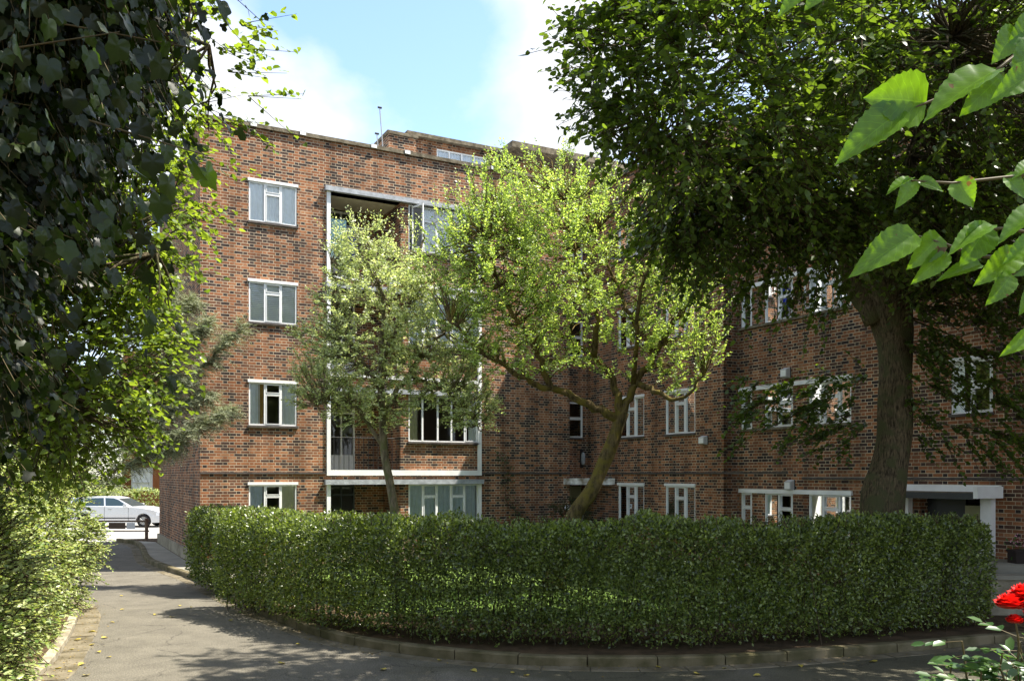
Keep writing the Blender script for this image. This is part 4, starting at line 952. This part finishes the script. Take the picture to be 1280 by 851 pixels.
# the ivy that hangs from a trunk just outside the picture
ib = (-3.15, 4.1, .07)
root = thing('ivy_clad_tree', 'dark ivy clad tree filling the upper left corner', 'tree', ib); Bv = np.array(ib)
g = MB(); g.tube([(0, 0, 0), (.05, 0, 2), (.2, 0, 4), (.3, .05, 6.5), (.3, 0, 9)], [.28, .24, .22, .2, .15], 14); g.build('trunk', M['bark'], root, smooth=True)
ell = [((-2.45, 3.9, 5.2), (.95, .9, 1.6), 3), ((-2.75, 3.8, 3.75), (.68, .8, 1.2), 1.9), ((-1.85, 3.4, 4.9), (.36, .5, .6), .6), ((-1.9, 3.3, 5.6), (.7, .7, .8), 1), ((-2.3, 3.3, 3.3), (.22, .3, .6), .25), ((-3.2, 4.1, 6), (1.3, 1.1, 1.5), 1)]
C, D = in_ell(2600, ell, .4); C -= Bv
P, A, N, S, e0, e1 = sprays(C, nrm(D + np.array([.2, -.3, -.9])), 2, .4, 9, .055, .7, .35, .35)
N = nrm(np.stack([rng.normal(size=len(P)) * .9 + .3, rng.normal(size=len(P)) * .8 - .45, rng.normal(size=len(P)) * .6 + .6], 1))
A[:, 2] -= .8
hand = [(150, 45, 2.3, .095), (205, 70, 2.2, .09), (60, 70, 2.4, .1), (110, 60, 2.2, .08), (90, 110, 2.6, .1), (170, 150, 2.4, .085), (190, 190, 2.2, .08), (210, 215, 1.95, .085), (235, 195, 1.9, .085), (255, 205, 1.95, .08), (200, 240, 2.0, .08), (250, 30, 2.4, .07), (235, 65, 2.4, .07), (230, 110, 2.4, .07), (150, 110, 2.5, .09), (120, 95, 2.5, .09), (175, 60, 2.6, .08), (60, 20, 2.5, .09), (20, 40, 2.5, .1), (160, 200, 2.3, .08), (275, 0, 2.5, .07), (225, 10, 2.4, .07)]
Ph = np.array([wp(a, b, y) for a, b, y, s_ in hand]) - Bv; n_ = len(hand)
Ah = np.stack([rng.uniform(-.2, .6, n_), rng.uniform(-.2, .2, n_), np.full(n_, -1.)], 1); Nh = nrm(np.stack([rng.uniform(-1.6, 1.8, n_), rng.uniform(-1, -.1, n_), rng.uniform(.1, 1.2, n_)], 1))
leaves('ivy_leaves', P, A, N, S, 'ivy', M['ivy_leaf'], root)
# the nearest leaves, big enough to show their lobes
k_ = 150; Pk = np.array([wp(rng.uniform(-20, 215) if j % 3 else rng.uniform(60, 250), rng.uniform(-20, 330) if j % 3 else rng.uniform(0, 520), rng.uniform(2.3, 3.0)) for j in range(k_)]); Pk = Pk[(Pk[:, 0] / Pk[:, 1] < -.372 - .012 * np.maximum(0, (3.2 - Pk[:, 2])))] - Bv
Ph = np.concatenate([Ph, Pk]); Ah = np.concatenate([Ah, np.stack([rng.uniform(-.5, .8, len(Pk)), rng.uniform(-.3, .3, len(Pk)), np.full(len(Pk), -1.)], 1)])
Nh = np.concatenate([Nh, nrm(np.stack([rng.uniform(-1.6, 1.9, len(Pk)), rng.uniform(-1, -.1, len(Pk)), rng.uniform(.0, 1.2, len(Pk))], 1))])
Sh = np.concatenate([np.array([s_ for *_, s_ in hand]) * .78, rng.uniform(.035, .07, len(Pk))])
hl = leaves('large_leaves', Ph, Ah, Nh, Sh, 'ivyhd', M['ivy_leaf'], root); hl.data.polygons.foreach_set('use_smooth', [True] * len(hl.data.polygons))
hs = np.array([wp(260, 195, 1.95), wp(240, 60, 2.4), wp(150, 40, 2.4)]) - Bv; he = np.array([wp(110, 150, 2.9), wp(80, 30, 3.0), wp(20, 60, 3.0)]) - Bv
twigs_mesh('ivy_stems', np.concatenate([e0, he]), np.concatenate([e1, hs]), .004, M['green_twig'], root)

# overhanging lime above and beside the camera: trunk is outside the picture on the right
nb = (5.6, 1.9, 0)
root = thing('lime_tree', 'lime tree outside the right edge whose big bright leaves hang in close', 'tree', nb); Bn = np.array(nb)
g = MB(); g.tube([(0, 0, -.02), (-.05, 0, 2), (-.2, .1, 4.5), (-.8, .3, 7), (-1.6, .4, 9)], [.4, .3, .26, .2, .1], 14)
g.tube([(-.4, .1, 5.5), (-2.2, .6, 7.2), (-4.2, 1.2, 8.0), (-5.5, 1.2, 8.3)], [.12, .09, .06, .03], 8)
g.tube([(-.15, 0, 3.4), (-1.2, -.1, 3.9), (-2.6, -.25, 3.6), (-3.7, -.3, 3.25)], [.08, .05, .03, .012], 8)
g.tube([(-.1, 0, 2.9), (-1.6, -.2, 3.15), (-3.0, -.35, 3.0), (-3.9, -.35, 2.96)], [.07, .04, .02, .008], 8); g.build('trunk', M['bark'], root, smooth=True)
C, D = in_ell(1000, [((.6, 3.0, 8.3), (2.3, 2.6, 1.3), 1)], .3); C -= Bn  # unseen crown, added above the frame so its shadow darkens the ivy
P, A, N, S, e0, e1 = sprays(C, D, 2, .5, 9, .09, .8, .3)
leaves('crown', P, A, N, S, 'heart', M['lime_leaf'], root); twigs_mesh('twigs', e0, e1, .006, M['twig'], root)

def bigleaf(n=20):
    V, UVs, F = [], [], []
    for i in range(n + 1):
        t = i / n; w = .47 * (math.sin(math.pi * min(1, t * 1.02) ** .62) ** .8) * (1 - .25 * t); w *= 1 + (.055 if i % 2 else -.03)
        if i == n: w = 0.004
        for k, s in enumerate((-1, -.55, 0, .55, 1)):
            x = t + (-.09 * abs(s) if t < .25 else -.03 * abs(s) * (1 - t)); zc = .13 * abs(s) * w * 2 - .16 * t * t + (.012 * math.sin(t * 40) * abs(s))
            V.append((x, s * w, zc)); UVs.append((t, .5 + .5 * s))
    for i in range(n):
        for k in range(4): a = i * 5 + k; F.append((a, a + 1, a + 6, a + 5))
    return np.array(V), np.array(UVs), np.array(F)
BV, BU, BF = bigleaf()
near_leaves = [  # base px, tip px, depth, roll of the normal
 (1152, 128, 1074, 118, 1.5, -.1, 1.05), (1122, 142, 1034, 206, 1.5, .55, .62), (1238, 92, 1140, 146, 1.42, .95, .75), (1248, 98, 1198, 148, 1.5, .1, .8), (1290, 92, 1236, 124, 1.4, .2, .8), (1268, 40, 1240, 82, 1.5, -.2, .9),
 (1290, 25, 1258, 66, 1.5, .1, .8), (1004, -12, 968, 22, 1.6, .3, .6), (1030, -14, 1003, 14, 1.6, .2, .8), (1290, 60, 1262, 110, 1.45, .2, .9),
 (1138, 224, 1102, 241, 1.5, 1.1, .7), (1140, 227, 1119, 264, 1.5, .0, .7), (1150, 227, 1186, 238, 1.5, .3, .75), (1196, 228, 1222, 262, 1.5, .1, 1.0), (1258, 222, 1290, 250, 1.5, .2, .9), (1290, 205, 1262, 222, 1.5, .9, .8),
 (1138, 296, 1052, 347, 1.48, .35, .62), (1172, 298, 1132, 341, 1.5, .1, .8), (1180, 318, 1137, 359, 1.5, -.1, .62), (1236, 284, 1176, 316, 1.45, 1.0, .7), (1232, 286, 1200, 338, 1.46, .1, .95), (1222, 332, 1164, 348, 1.5, .6, .5),
 (1268, 318, 1214, 360, 1.45, .2, .7), (1262, 346, 1232, 386, 1.45, .0, .75), (1300, 262, 1238, 302, 1.4, 1.0, .7), (1295, 300, 1250, 330, 1.42, .5, .7), (1296, 415, 1246, 447, 1.5, .3, .55), (1300, 360, 1270, 395, 1.5, .8, .7), (1300, 330, 1262, 345, 1.5, .2, .7)]
LV, LU, LF = [], [], []
for i, (x0, y0, x1, y1, Y, roll, ws) in enumerate(near_leaves):
    a = np.array(wp(x0, y0, Y)); b = np.array(wp(x1, y1, Y - .01)); ax = b - a; L_ = np.linalg.norm(ax); ax /= L_; L_ *= .87
    nn_ = np.array([0.15 * math.sin(i * 2.3), -math.cos(roll), math.sin(roll)]); nn_ -= ax * (nn_ @ ax); nn_ /= np.linalg.norm(nn_); bb = np.cross(nn_, ax)
    v = a + L_ * (BV[:, 0:1] * ax + BV[:, 1:2] * (ws if i in (0, 13) else ws * .86) * 1.05 * bb + BV[:, 2:3] * nn_)
    LV.append(v - Bn); LU.append(BU); LF.append(BF + i * len(BV))
arrmesh('near_leaves', np.concatenate(LV), np.concatenate(LF), M['near_leaf'], root, uv=np.concatenate(LU), smooth=True)
g = MB()
for pts in ([(1320, 30), (1240, 92), (1180, 120), (1150, 132), (1118, 145)], [(1330, 212), (1255, 222), (1190, 229), (1135, 226)], [(1330, 322), (1260, 322), (1222, 320), (1178, 304), (1150, 296), (1118, 303)], [(1330, 300), (1260, 285), (1225, 287)], [(1330, 400), (1296, 412)], [(1300, 322), (1262, 345)]):
    g.tube([np.array(wp(x, y, 1.5)) - Bn for x, y in pts], [.0032 - .0018 * i / len(pts) for i in range(len(pts))], 6)
g.build('near_twigs', M['green_twig'], root, smooth=True)

# yew on the verge whose boughs cross the brick corner
yb = (-10.7, 19.4, 0.0)
root = thing('yew_tree', 'grey green yew with long drooping boughs crossing the brick corner', 'tree', yb); By = np.array(yb)
g = MB(); g.tube([(0, 0, 0), (.1, 0, 2.5), (.3, 0, 5), (.5, 0, 8)], [.2, .16, .12, .04], 12); g.build('trunk', M['bark'], root, smooth=True)
g = MB(); PP, DD = [], []
yl = lambda px, py, Y=19.4: Vector(wp(px, py, Y)) - Vector(yb)
for pts in ([(140, 540), (200, 505), (250, 460), (302, 408)], [(135, 520), (190, 470), (230, 430), (262, 400)], [(140, 560), (200, 545), (250, 530), (288, 510)], [(135, 480), (190, 430), (215, 390), (240, 375)], [(140, 590), (190, 565), (225, 550)], [(135, 450), (180, 400), (200, 360), (215, 350)], [(130, 500), (175, 500), (205, 480), (225, 470)], [(135, 420), (170, 360), (190, 320), (200, 300)], [(140, 530), (185, 530), (225, 505), (262, 490)]):
    q = limb(g, [yl(a, b, 19.4 + .25 * random.uniform(-1, 1)) for a, b in pts], .035, .006, 6, 8, .02)
    for i in range(3, len(q)):
        for _ in range(9):
            f = rng.uniform(); j = max(0, i - 1); PP.append(q[i] * (1 - f) + q[j] * f); DD.append(nrm((q[i] - q[j]) + 0) * .8 + rng.normal(size=3) * [.5, .7, .35] + [0, 0, -.25])
g.build('branches', M['bark'], root, smooth=True)
P, A, N, S, e0, e1 = sprays(np.array(PP), nrm(np.array(DD)), 3, .4, 22, .085, .7, .3, .1)
leaves('foliage', P, A, N, S, 'needle', M['yew_leaf'], root); twigs_mesh('twigs', e0, e1, .004, M['twig'], root)

def shrub(name, label, ell, n, tw, per, L, size, tmpl, mat, base, up=.3, droop=.15, stems=24, cat='shrub', group=None):
    root = thing(name, label, cat, base, group=group); B = np.array(base); C, D = in_ell(n, ell, .55)
    C[:, 2] = np.maximum(C[:, 2], B[2] + .1); C = C - B
    P, A, N, S, e0, e1 = sprays(C, nrm(D + np.array([0, 0, up])), tw, L, per, size, .8, droop)
    P[:, 2] = np.maximum(P[:, 2], .03)
    leaves('foliage', P, A, N, S, tmpl, mat, root)
    a = np.concatenate([rng.normal(size=(stems, 3)) * [.2, .2, 0] * (ell[0][1][0]), ]); k = rng.choice(len(C), stems)
    a[:, :2] = C[k][:, :2] * .6 + a[:, :2] * .3; a[:, 2] = 0
    twigs_mesh('stems', np.concatenate([a, e0]), np.concatenate([C[k], e1]), .008, M['twig'], root)
    return root
for lab, c, r, n in (('bright variegated shrub at the lower left corner nearest the camera', (-5.45, 7.5, 1.15), (1.25, 1.2, 1.55), 520), ('bright variegated shrub beside the kerb, second from the camera', (-6.55, 9.7, 1.2), (1.2, 1.3, 1.6), 560), ('pale variegated shrub on the verge below the dark ivy', (-7.6, 12.2, 1.2), (1.3, 1.5, 1.6), 620), ('tall pale shrub at the far end of the verge by the drive', (-8.75, 15.2, 1.35), (1.45, 1.6, 1.85), 700)):
    shrub('verge_shrub', lab, [(c, r, 1), ((c[0] - .3, c[1] + .3, c[2] + 1.0), (r[0] * .7, r[1] * .7, .9), .4)], int(n * 1.7), 3, 13, .32, .062, 'oval6', M['shrub_leaf'], (c[0], c[1], .07), group='shrubs on the left verge')
shrub('garden_shrub', 'low dark bush in front of the wall by the left porch', [(loc2w(10.4, -1.0, .95), (.75, .6, .75), 1)], 150, 3, 10, .25, .05, 'oval6', M['climber_leaf'], loc2w(10.4, -1.0, .1))
# climber on the wall
cb = loc2w(hitA(650)[0], -.06, .1); root = thing('wall_climber', 'thin dark climber growing up the bare brick beside the bay', 'climber', cb, TH)
pts = [((hitA(px)[0] - hitA(650)[0]), -.05, zat(py, hitA(px)[1]) - .1) for px, py in ((655, 655), (645, 640), (632, 628), (630, 605), (634, 590), (627, 575), (622, 565))]
g = MB(); q = limb(g, [pts[0][:2] + (0,)] + pts, .012, .004, 5, 6, .01); g.build('stem', M['twig'], root)
C = np.repeat(q, 9, 0) + rng.normal(size=(len(q) * 9, 3)) * [.12, .03, .1]; C[:, 1] = -np.abs(C[:, 1]) - .03
leaves('foliage', C, rdir(len(C)) + np.array([0, -.2, -.5]), np.array([[0, -1., .4]]) + rng.normal(size=C.shape) * .4, rng.uniform(.04, .08, len(C)), 'oval6', M['climber_leaf'], root)

# ------------------------------------------------------------------ the street beyond
def back_tree(label, c, r, n, base, sz=.16, mat='bg_leaf', kind='street_tree'):
    root = thing(kind, label, 'tree', base); B = np.array(base); C, D = in_ell(n, [(c, r, 1)], .5); C -= B
    g = MB(); cz = c[2] - base[2]; g.tube([(0, 0, 0), (0, 0, cz * .5), (.1, 0, cz)], [.2, .16, .08], 10)
    for i in range(0, len(C), 14): g.tube([(0, 0, cz * .4), tuple(C[i] * .5 + np.array([0, 0, cz * .3])), tuple(C[i])], [.06, .03, .01], 5, False)
    g.build('trunk', M['bark'], root, smooth=True)
    P, A, N, S, e0, e1 = sprays(C, nrm(D + [0, 0, .2]), 3, .8, 9, sz, .8, .2)
    leaves('crown', P, A, N, S, 'oval6', M[mat], root); return root
back_tree('bushy grey green tree across the street above the silver car', (-25.0, 50.3, 3.8), (2.8, 2, 3.2), 700, (-25.0, 50.3, 0))
back_tree('tall street tree behind the shrubs at far left', (-29, 49, 6), (4.5, 3, 5), 520, (-29, 49, 0), .2)
back_tree('leafy tree filling the gap behind the verge shrubs', (-17.5, 28, 5.2), (3.4, 2.4, 4.2), 520, (-17.5, 28, 0), .14)
for i, x in enumerate((-44, -36)): back_tree(('far left street tree beyond the others', 'second street tree from the far left')[i], (x, 52, 7), (5, 3, 6), 380, (x, 52, 0), .24)
hd = []
def box_hedge(label, x0, x1, y0, y1, z1, n):
    base = ((x0 + x1) / 2, (y0 + y1) / 2, 0.0); root = thing('street_hedge', label, 'hedge', base); B = np.array(base)
    P = np.stack([rng.uniform(x0, x1, n), rng.uniform(y0, y1, n), rng.uniform(.1, z1, n)], 1); f = rng.uniform(size=n)
    P[f < .45, 1] = y0 + rng.normal(size=(f < .45).sum()) * .06; P[f > .7, 2] = z1 + rng.normal(size=(f > .7).sum()) * .06 + .08 * np.sin(P[f > .7, 0] * 3)
    leaves('foliage', P - B, rdir(n), rdir(n, .8) + np.array([0, -.5, 0]), rng.uniform(.07, .13, n), 'oval6', M['shrub_leaf'], root)
    m = 60; a = np.stack([rng.uniform(x0, x1, m), rng.uniform(y0 + .2, y1 - .2, m), np.zeros(m)], 1) - B; b = a + rng.normal(size=(m, 3)) * [.2, .1, 0]; b[:, 2] = z1 * .9
    twigs_mesh('stems', a, b, .02, M['twig'], root)
box_hedge('clipped hedge across the street behind the silver car', -25, -12, 48.4, 49.6, 1.6, 9000)
t = thing('far_house', 'orange brick house across the street behind the hedge', 'house', (-16.5, 53.5, 0))
g = MB(); g.box(-7.2, 10, 0, 8, -.02, 10); g.build('wall', M['orange'], t)
for (x0, x1, z0, z1) in ((-6.75 + 0, 0, 0, 0),):
    pass
def fw(px0, px1, py0, py1):
    a = wp(px0, py1, 53.5); b = wp(px1, py0, 53.5); x0, x1, z0, z1 = a[0] + 16.5, b[0] + 16.5, a[2], b[2]
    g = MB(); g.box(x0, x1, -.12, -.004, z0, z0 + .09); g.box(x0, x1, -.12, -.004, z1 - .09, z1); g.box(x0, x0 + .09, -.12, -.004, z0 + .09, z1 - .09); g.box(x1 - .09, x1, -.12, -.004, z0 + .09, z1 - .09)
    zm = z0 + (z1 - z0) * .33; g.box(x0 + .09, x1 - .09, -.11, -.006, zm, zm + .06); zm = z0 + (z1 - z0) * .8; g.box(x0 + .09, x1 - .09, -.11, -.006, zm, zm + .05)
    w = g.build('window', M['white'], t); g = MB(); g.box(x0 + .02, x1 - .02, -.05, -.01, z0 + .02, z1 - .02); g.build('pane', M['net'], w)
fw(165, 191, 584, 613); fw(178, 192, 498, 535); fw(208, 232, 584, 613)
g = MB(); a = wp(176, 560, 53.5); b = wp(196, 553, 53.5); g.box(a[0] + 16.5, b[0] + 16.5, -.5, 0, a[2], b[2]); g.box(b[0] + 16.2, b[0] + 16.5, -.35, -.05, a[2] - .9, a[2]); g.build('balcony_ledge', M['white'], t)

# silver estate car
def car(loc):
    t = thing('parked_car', 'silver estate car parked across the street beyond the barrier', 'car', loc)
    # side outline (x, z) of lower body and cabin, nose at +x
    low = [(-2.33, .32), (-2.38, .55), (-2.36, .8), (-2.3, .98), (-1.2, 1.0), (.0, .98), (.75, .96), (1.3, .92), (1.9, .82), (2.22, .70), (2.33, .56), (2.33, .36), (2.2, .24)]
    def arch(cx):
        return [(cx + .36 * math.cos(a), .31 + .36 * math.sin(a)) for a in np.linspace(0, math.pi, 11)]
    prof = low + [(1.81, .22)] + arch(1.45) + [(1.08, .22), (-.98, .22)] + arch(-1.35) + [(-1.72, .22), (-2.2, .25)]
    n = len(prof); mb = MB(); W_ = .87; rows_ = []
    for (yy, sc_) in ((-W_ + .0, 0.0), (-W_ + .1, .03), (W_ - .1, .03), (W_, .0)):
        rows_.append([(x * (1 - (.02 if abs(yy) < W_ - .01 else 0)) if False else x, yy * (1 - .03 * abs(z - .6)), z + sc_) for x, z in prof])
    vs = [v for r_ in rows_ for v in r_]
    fs = [(j * n + i, j * n + (i + 1) % n, (j + 1) * n + (i + 1) % n, (j + 1) * n + i) for j in range(3) for i in range(n)]
    mb.add(vs, fs + [tuple(range(n)), tuple(range(3 * n, 4 * n))[::-1]])
    body = mb.build('body', M['silver'], t)
    # cabin
    cab = [(-2.3, .97), (-2.12, 1.36), (-1.85, 1.42), (-.9, 1.455), (-.2, 1.44), (.12, 1.38), (.95, .95)]
    mb = MB(); n = len(cab)
    def wd(z): return .84 - .2 * (z - .95) / .5
    mb.add([(x, -wd(z), z) for x, z in cab] + [(x, wd(z), z) for x, z in cab], [tuple(range(n))[::-1], tuple(range(n, 2 * n))] + [(i, i + 1, n + i + 1, n + i) for i in range(n - 1)])
    mb.build('cabin', M['silver'], t)
    for pts in ([(-2.0, 1.02), (-1.9, 1.34), (-1.45, 1.37), (-1.4, 1.02)], [(-1.34, 1.02), (-1.38, 1.37), (-.5, 1.39), (-.42, 1.02)], [(-.34, 1.02), (-.42, 1.39), (-.02, 1.37), (.2, 1.3), (.68, 1.02)]):
        for s in (-1, 1):
            mb = MB(); k = len(pts); mb.add([(x, s * (wd(z) + .004), z) for x, z in pts] + [(x, s * (wd(z) - .02), z) for x, z in pts], [tuple(range(k)), tuple(range(k, 2 * k))[::-1]] + [(i, (i + 1) % k, k + (i + 1) % k, k + i) for i in range(k)])
            mb.build('side_window', M['carglass'], t)
    mb = MB(); mb.add([(.2, -.62, 1.36), (.2, .62, 1.36), (.9, .74, 1.0), (.9, -.74, 1.0), (.17, -.62, 1.34), (.17, .62, 1.34), (.87, .74, .97), (.87, -.74, .97)], [(0, 1, 2, 3), (4, 5, 6, 7), (0, 1, 5, 4), (2, 3, 7, 6)]); mb.build('windscreen', M['carglass'], t)
    for cx in (1.45, -1.35):
        for s in (-1, 1):
            mb = MB(); y0 = s * .87; ang = [2 * math.pi * i / 24 for i in range(24)]
            pr = [(.20, 0), (.29, 0), (.315, -.03), (.315, -.17), (.2, -.2)]
            vs = [(cx + r_ * math.cos(a), y0 + s * d, .315 + r_ * math.sin(a)) for a in ang for r_, d in pr]; k = len(pr)
            mb.add(vs, [(i * k + j, i * k + j + 1, ((i + 1) % 24) * k + j + 1, ((i + 1) % 24) * k + j) for i in range(24) for j in range(k - 1)]); w = mb.build('wheel', M['tyre'], t)
            mb = MB(); mb.tube([(cx, y0 - s * .03, .315), (cx, y0 - s * .06, .315)], .2, 20)
            for i in range(5):
                a = 2 * math.pi * i / 5; c_, s_ = math.cos(a), math.sin(a)
                mb.tube([(cx + .04 * c_, y0 - s * .01, .315 + .04 * s_), (cx + .19 * c_, y0 - s * .015, .315 + .19 * s_)], .028, 6)
            mb.build('rim', M['grey_metal'], w)
    for s in (-1, 1):
        mb = MB(); mb.box(.55, .72, s * .84, s * 1.0, .98, 1.1); mb.build('wing_mirror', M['silver'], t)
        mb = MB(); mb.box(2.05, 2.3, s * .55, s * .872, .56, .68); mb.build('headlight', M['net'], t)
        mb = MB(); mb.box(-.2, -.04, s * .868, s * .885, .84, .87); mb.box(-1.2, -1.04, s * .868, s * .885, .84, .87); mb.build('door_handle', M['grey_metal'], t)
        mb = MB(); mb.box(-.385, -.375, s * .862, s * .874, .3, .97); mb.box(.74, .75, s * .862, s * .874, .3, .94); mb.box(-1.36, -1.35, s * .862, s * .874, .4, .97); mb.box(-1.0, 1.08, s * .862, s * .882, .42, .47); mb.build('door_seam', M['dark_paint'], t)
    return t
car((wp(181, 600, 41.5)[0] - 1.45, 42.2, .004))

# the barrier at the mouth of the drive
bx = wp(186, 677, 32.4)[0]
t = thing('drive_barrier', 'rusty low pole barrier with small signs across the end of the drive', 'barrier', (bx, 32.2, 0))
g = MB(); g.tube([(0, 0, -.02), (0, 0, .88)], .06, 10); g.build('post', M['rusty'], t); g = MB(); g.tube([(-7, 0, -.02), (-7, 0, .88)], .06, 10); g.build('post', M['rusty'], t)
g = MB(); g.tube([(-7, -.01, .78), (.1, -.01, .78)], .03, 8); g.tube([(-7, -.01, .42), (.1, -.01, .42)], .025, 8); g.build('rail', M['rusty'], t)
for x0, x1, m in ((-1.95, -1.5, 'sign_green'), (-1.35, -.75, 'sign_brown'), (-.7, -.4, 'white')):
    g = MB(); g.box(x0, x1, -.07, -.05, .5, .73); g.build('sign_panel', M[m], t)

# ------------------------------------------------------------------ right foreground: roses, planter
rb = (1.75, 2.95, 0)
root = thing('rose_bush', 'rose bush with red blooms at the lower right corner', 'rose bush', rb); Br = np.array(rb)
g = MB(); tips = [wp(1268, 775, 2.75), wp(1200, 800, 2.9), wp(1185, 830, 2.9), wp(1250, 815, 2.8), wp(1275, 800, 2.8), wp(1225, 840, 2.8), wp(1265, 850, 2.8), wp(1210, 850, 2.7), wp(1300, 830, 2.7), wp(1180, 860, 2.8), wp(1240, 860, 2.9)]
PL, AL, NL, SL = [], [], [], []
for k, tp in enumerate(tips):
    e = np.array(tp) - Br; q = limb(g, [(rng.normal() * .08, rng.normal() * .08, -.02), tuple(e * [.3, .3, .5]), tuple(e * [.8, .8, .85]), tuple(e)], .008, .003, 6, 5, .005)
    for j in range(16):
        f = .66 + .34 * j / 15; c = q[int(f * (len(q) - 1))]; d = nrm(rng.normal(size=3) * [1, .8, .3]); Lr = .11
        g.tube([c, c + d * Lr], .0013, 4)
        for m_ in range(5):
            tt = (.45, .45, .75, .75, 1.0)[m_]; sd = nrm(np.cross(d, [0, 0, 1])) * (0 if m_ == 4 else (1 if m_ % 2 else -1))
            PL.append(c + d * Lr * tt); AL.append(d * .7 + sd); NL.append(np.array([0, -.35, 1.]) + rng.normal(size=3) * .3); SL.append(rng.uniform(.04, .06))
g.build('stems', M['green_twig'], root)
leaves('foliage', np.array(PL), np.array(AL), np.array(NL), np.array(SL), 'oval6', M['rose_leaf'], root)
def bloom(c, r, nm='rose_bloom'):
    mb = MB(); ga = 2.39996
    for i in range(30):
        f = (i + 1) / 30; a = i * ga; rr = r * (.12 + .62 * f); tilt = f * 1.15; wdt = r * (.32 + .5 * f); hh = r * (.7 + .25 * (1 - f)); vs = []
        ax = np.array([math.cos(a), math.sin(a), 0]); tg = np.array([-math.sin(a), math.cos(a), 0])
        for u in range(5):
            uu = -1 + u / 2
            for v in range(4):
                vv = v / 3; out = rr * .45 + math.sin(tilt) * hh * vv + (.18 * r * vv ** 3); zz = math.cos(tilt) * hh * vv - .1 * r * f
                w_ = wdt * math.sin(math.pi * (.25 + .6 * vv)) * uu; curl = -.25 * r * uu * uu * f
                vs.append(np.array(c) + ax * (out + curl) + tg * w_ + np.array([0, 0, zz + .03 * r * math.sin(7 * uu + i)]))
        mb.add(vs, [(u * 4 + v, u * 4 + v + 1, (u + 1) * 4 + v + 1, (u + 1) * 4 + v) for u in range(4) for v in range(3)])
    o = mb.build(nm, M['red'], root, smooth=True); return o
for px, py, Y, r in ((1262, 752, 2.7, .045), (1282, 742, 2.72, .052), (1268, 771, 2.68, .026), (1300, 765, 2.7, .05)):
    bloom(np.array(wp(px, py + 6, Y)) - Br, r)
pc = (wp(1277, 700, 16.0)[0], 16.0, .86)
t = thing('planter', 'dark planter on the terrace at the right edge', 'planter', pc); g = MB(); g.box(-.18, .9, -.14, .14, 0, .2); g.box(-.2, .92, -.16, .16, .2, .24); g.build('trough', M['terracotta'], t)
t = thing('pink_geranium', 'pink geranium flowering in the dark planter', 'flowers', (pc[0], pc[1], 1.08)); n = 120
P = rng.normal(size=(n, 3)) * [.2, .07, .07] + [.2, 0, .08]; leaves('foliage', P, rdir(n), rdir(n, 1), rng.uniform(.05, .08, n), 'oval6', M['rose_leaf'], t)
P = rng.normal(size=(90, 3)) * [.2, .07, .08] + [.15, -.05, .16]; leaves('petals', P, rdir(90), rdir(90, 1), rng.uniform(.03, .05, 90), 'oval', M['pink'], t)

# ------------------------------------------------------------------ fallen leaves
proto = None
spots = [(330, 752), (155, 762), (112, 790), (100, 800), (122, 815), (118, 806), (92, 812), (240, 759), (225, 757), (195, 768), (548, 826), (740, 822), (858, 824), (905, 836), (660, 845), (480, 838), (500, 806), (515, 815), (372, 806), (870, 843), (1000, 832), (1050, 820), (1095, 828), (820, 834), (640, 842), (138, 778), (128, 798), (105, 830), (85, 840), (108, 845), (75, 836), (150, 745), (290, 776), (420, 800), (137, 822), (350, 830), (590, 838), (950, 845), (215, 772), (960, 826)]
for i, (px, py) in enumerate(spots):
    Y = CH * FPX / (py - HZ); X = (px - 640) / FPX * Y
    if proto is None:
        tv, tf = T['heart']; mb = MB(); mb.add([(x * .085, y * .085, z * .12 + .006) for x, y, z in tv], [tuple(f) for ff in tf for f in ff]); proto = mb.build('fallen_leaf', M['fallen']); o = proto
        tag(o, 'x', 'fallen leaf', 'fallen leaves')
    else:
        o = proto.copy(); COL.objects.link(o)
    o['label'], o['group'] = (('small dry leaf in the stone channel of the left kerb', 'fallen leaves in the left kerb channel') if px < 145 else
        ('small yellow leaf on the open part of the drive by the left verge', 'fallen leaves on the sunny drive') if px < 400 else
        ('small yellow leaf on the shaded drive just below the curving kerb', 'fallen leaves below the garden kerb') if py < 830 else
        ('small yellow leaf on the dark drive at the bottom edge', 'fallen leaves along the bottom edge'))
    o.location = (X, Y, .012); o.rotation_euler = (rng.uniform(-.15, .15), rng.uniform(-.1, .1), rng.uniform(0, 6.28)); s_ = rng.uniform(.7, 1.25); o.scale = (s_, s_, s_)
# grass blades on the lawn behind the hedge
n = 9000; P = np.stack([rng.uniform(-4.2, 6.8, n), rng.uniform(14.1, 17.5, n), np.full(n, .105)], 1)
P = P[(P[:, 1] > 14.2 + np.maximum(0, -P[:, 0] - .5) * .75)]
o = leaves('grass', P, rdir(len(P), 2.5), rdir(len(P)), rng.uniform(.05, .11, len(P)), 'needle', M['rose_leaf'], kind='stuff'); o['label'] = 'short lawn grass behind the hedge'; o['category'] = 'grass'

# dry litter gathered along the kerbs
L_, A_ = [], []
for C_, d0, n_ in ((KC, -.16, 900), (VK, -.2, 900)):
    k = rng.integers(0, len(C_), n_); q = offset(C_, 0)[k] + rng.normal(size=(n_, 3)) * [.08, .08, 0]; tt = nrm(np.gradient(C_, axis=0))[k]
    q = q + np.stack([-tt[:, 1], tt[:, 0], np.zeros(n_)], 1) * (d0 + rng.normal(size=n_) * .12)[:, None]; q[:, 2] = .014; L_.append(q)
L_ = np.concatenate(L_)
o = leaves('leaf_litter', L_, rdir(len(L_)) * [1, 1, .15], np.tile([0, 0, 1.], (len(L_), 1)) + rng.normal(size=L_.shape) * .2, rng.uniform(.012, .045, len(L_)), 'oval', M['litter'], kind='stuff'); o['label'] = 'crumbled dry leaf litter gathered along both kerbs'; o['category'] = 'leaf litter'
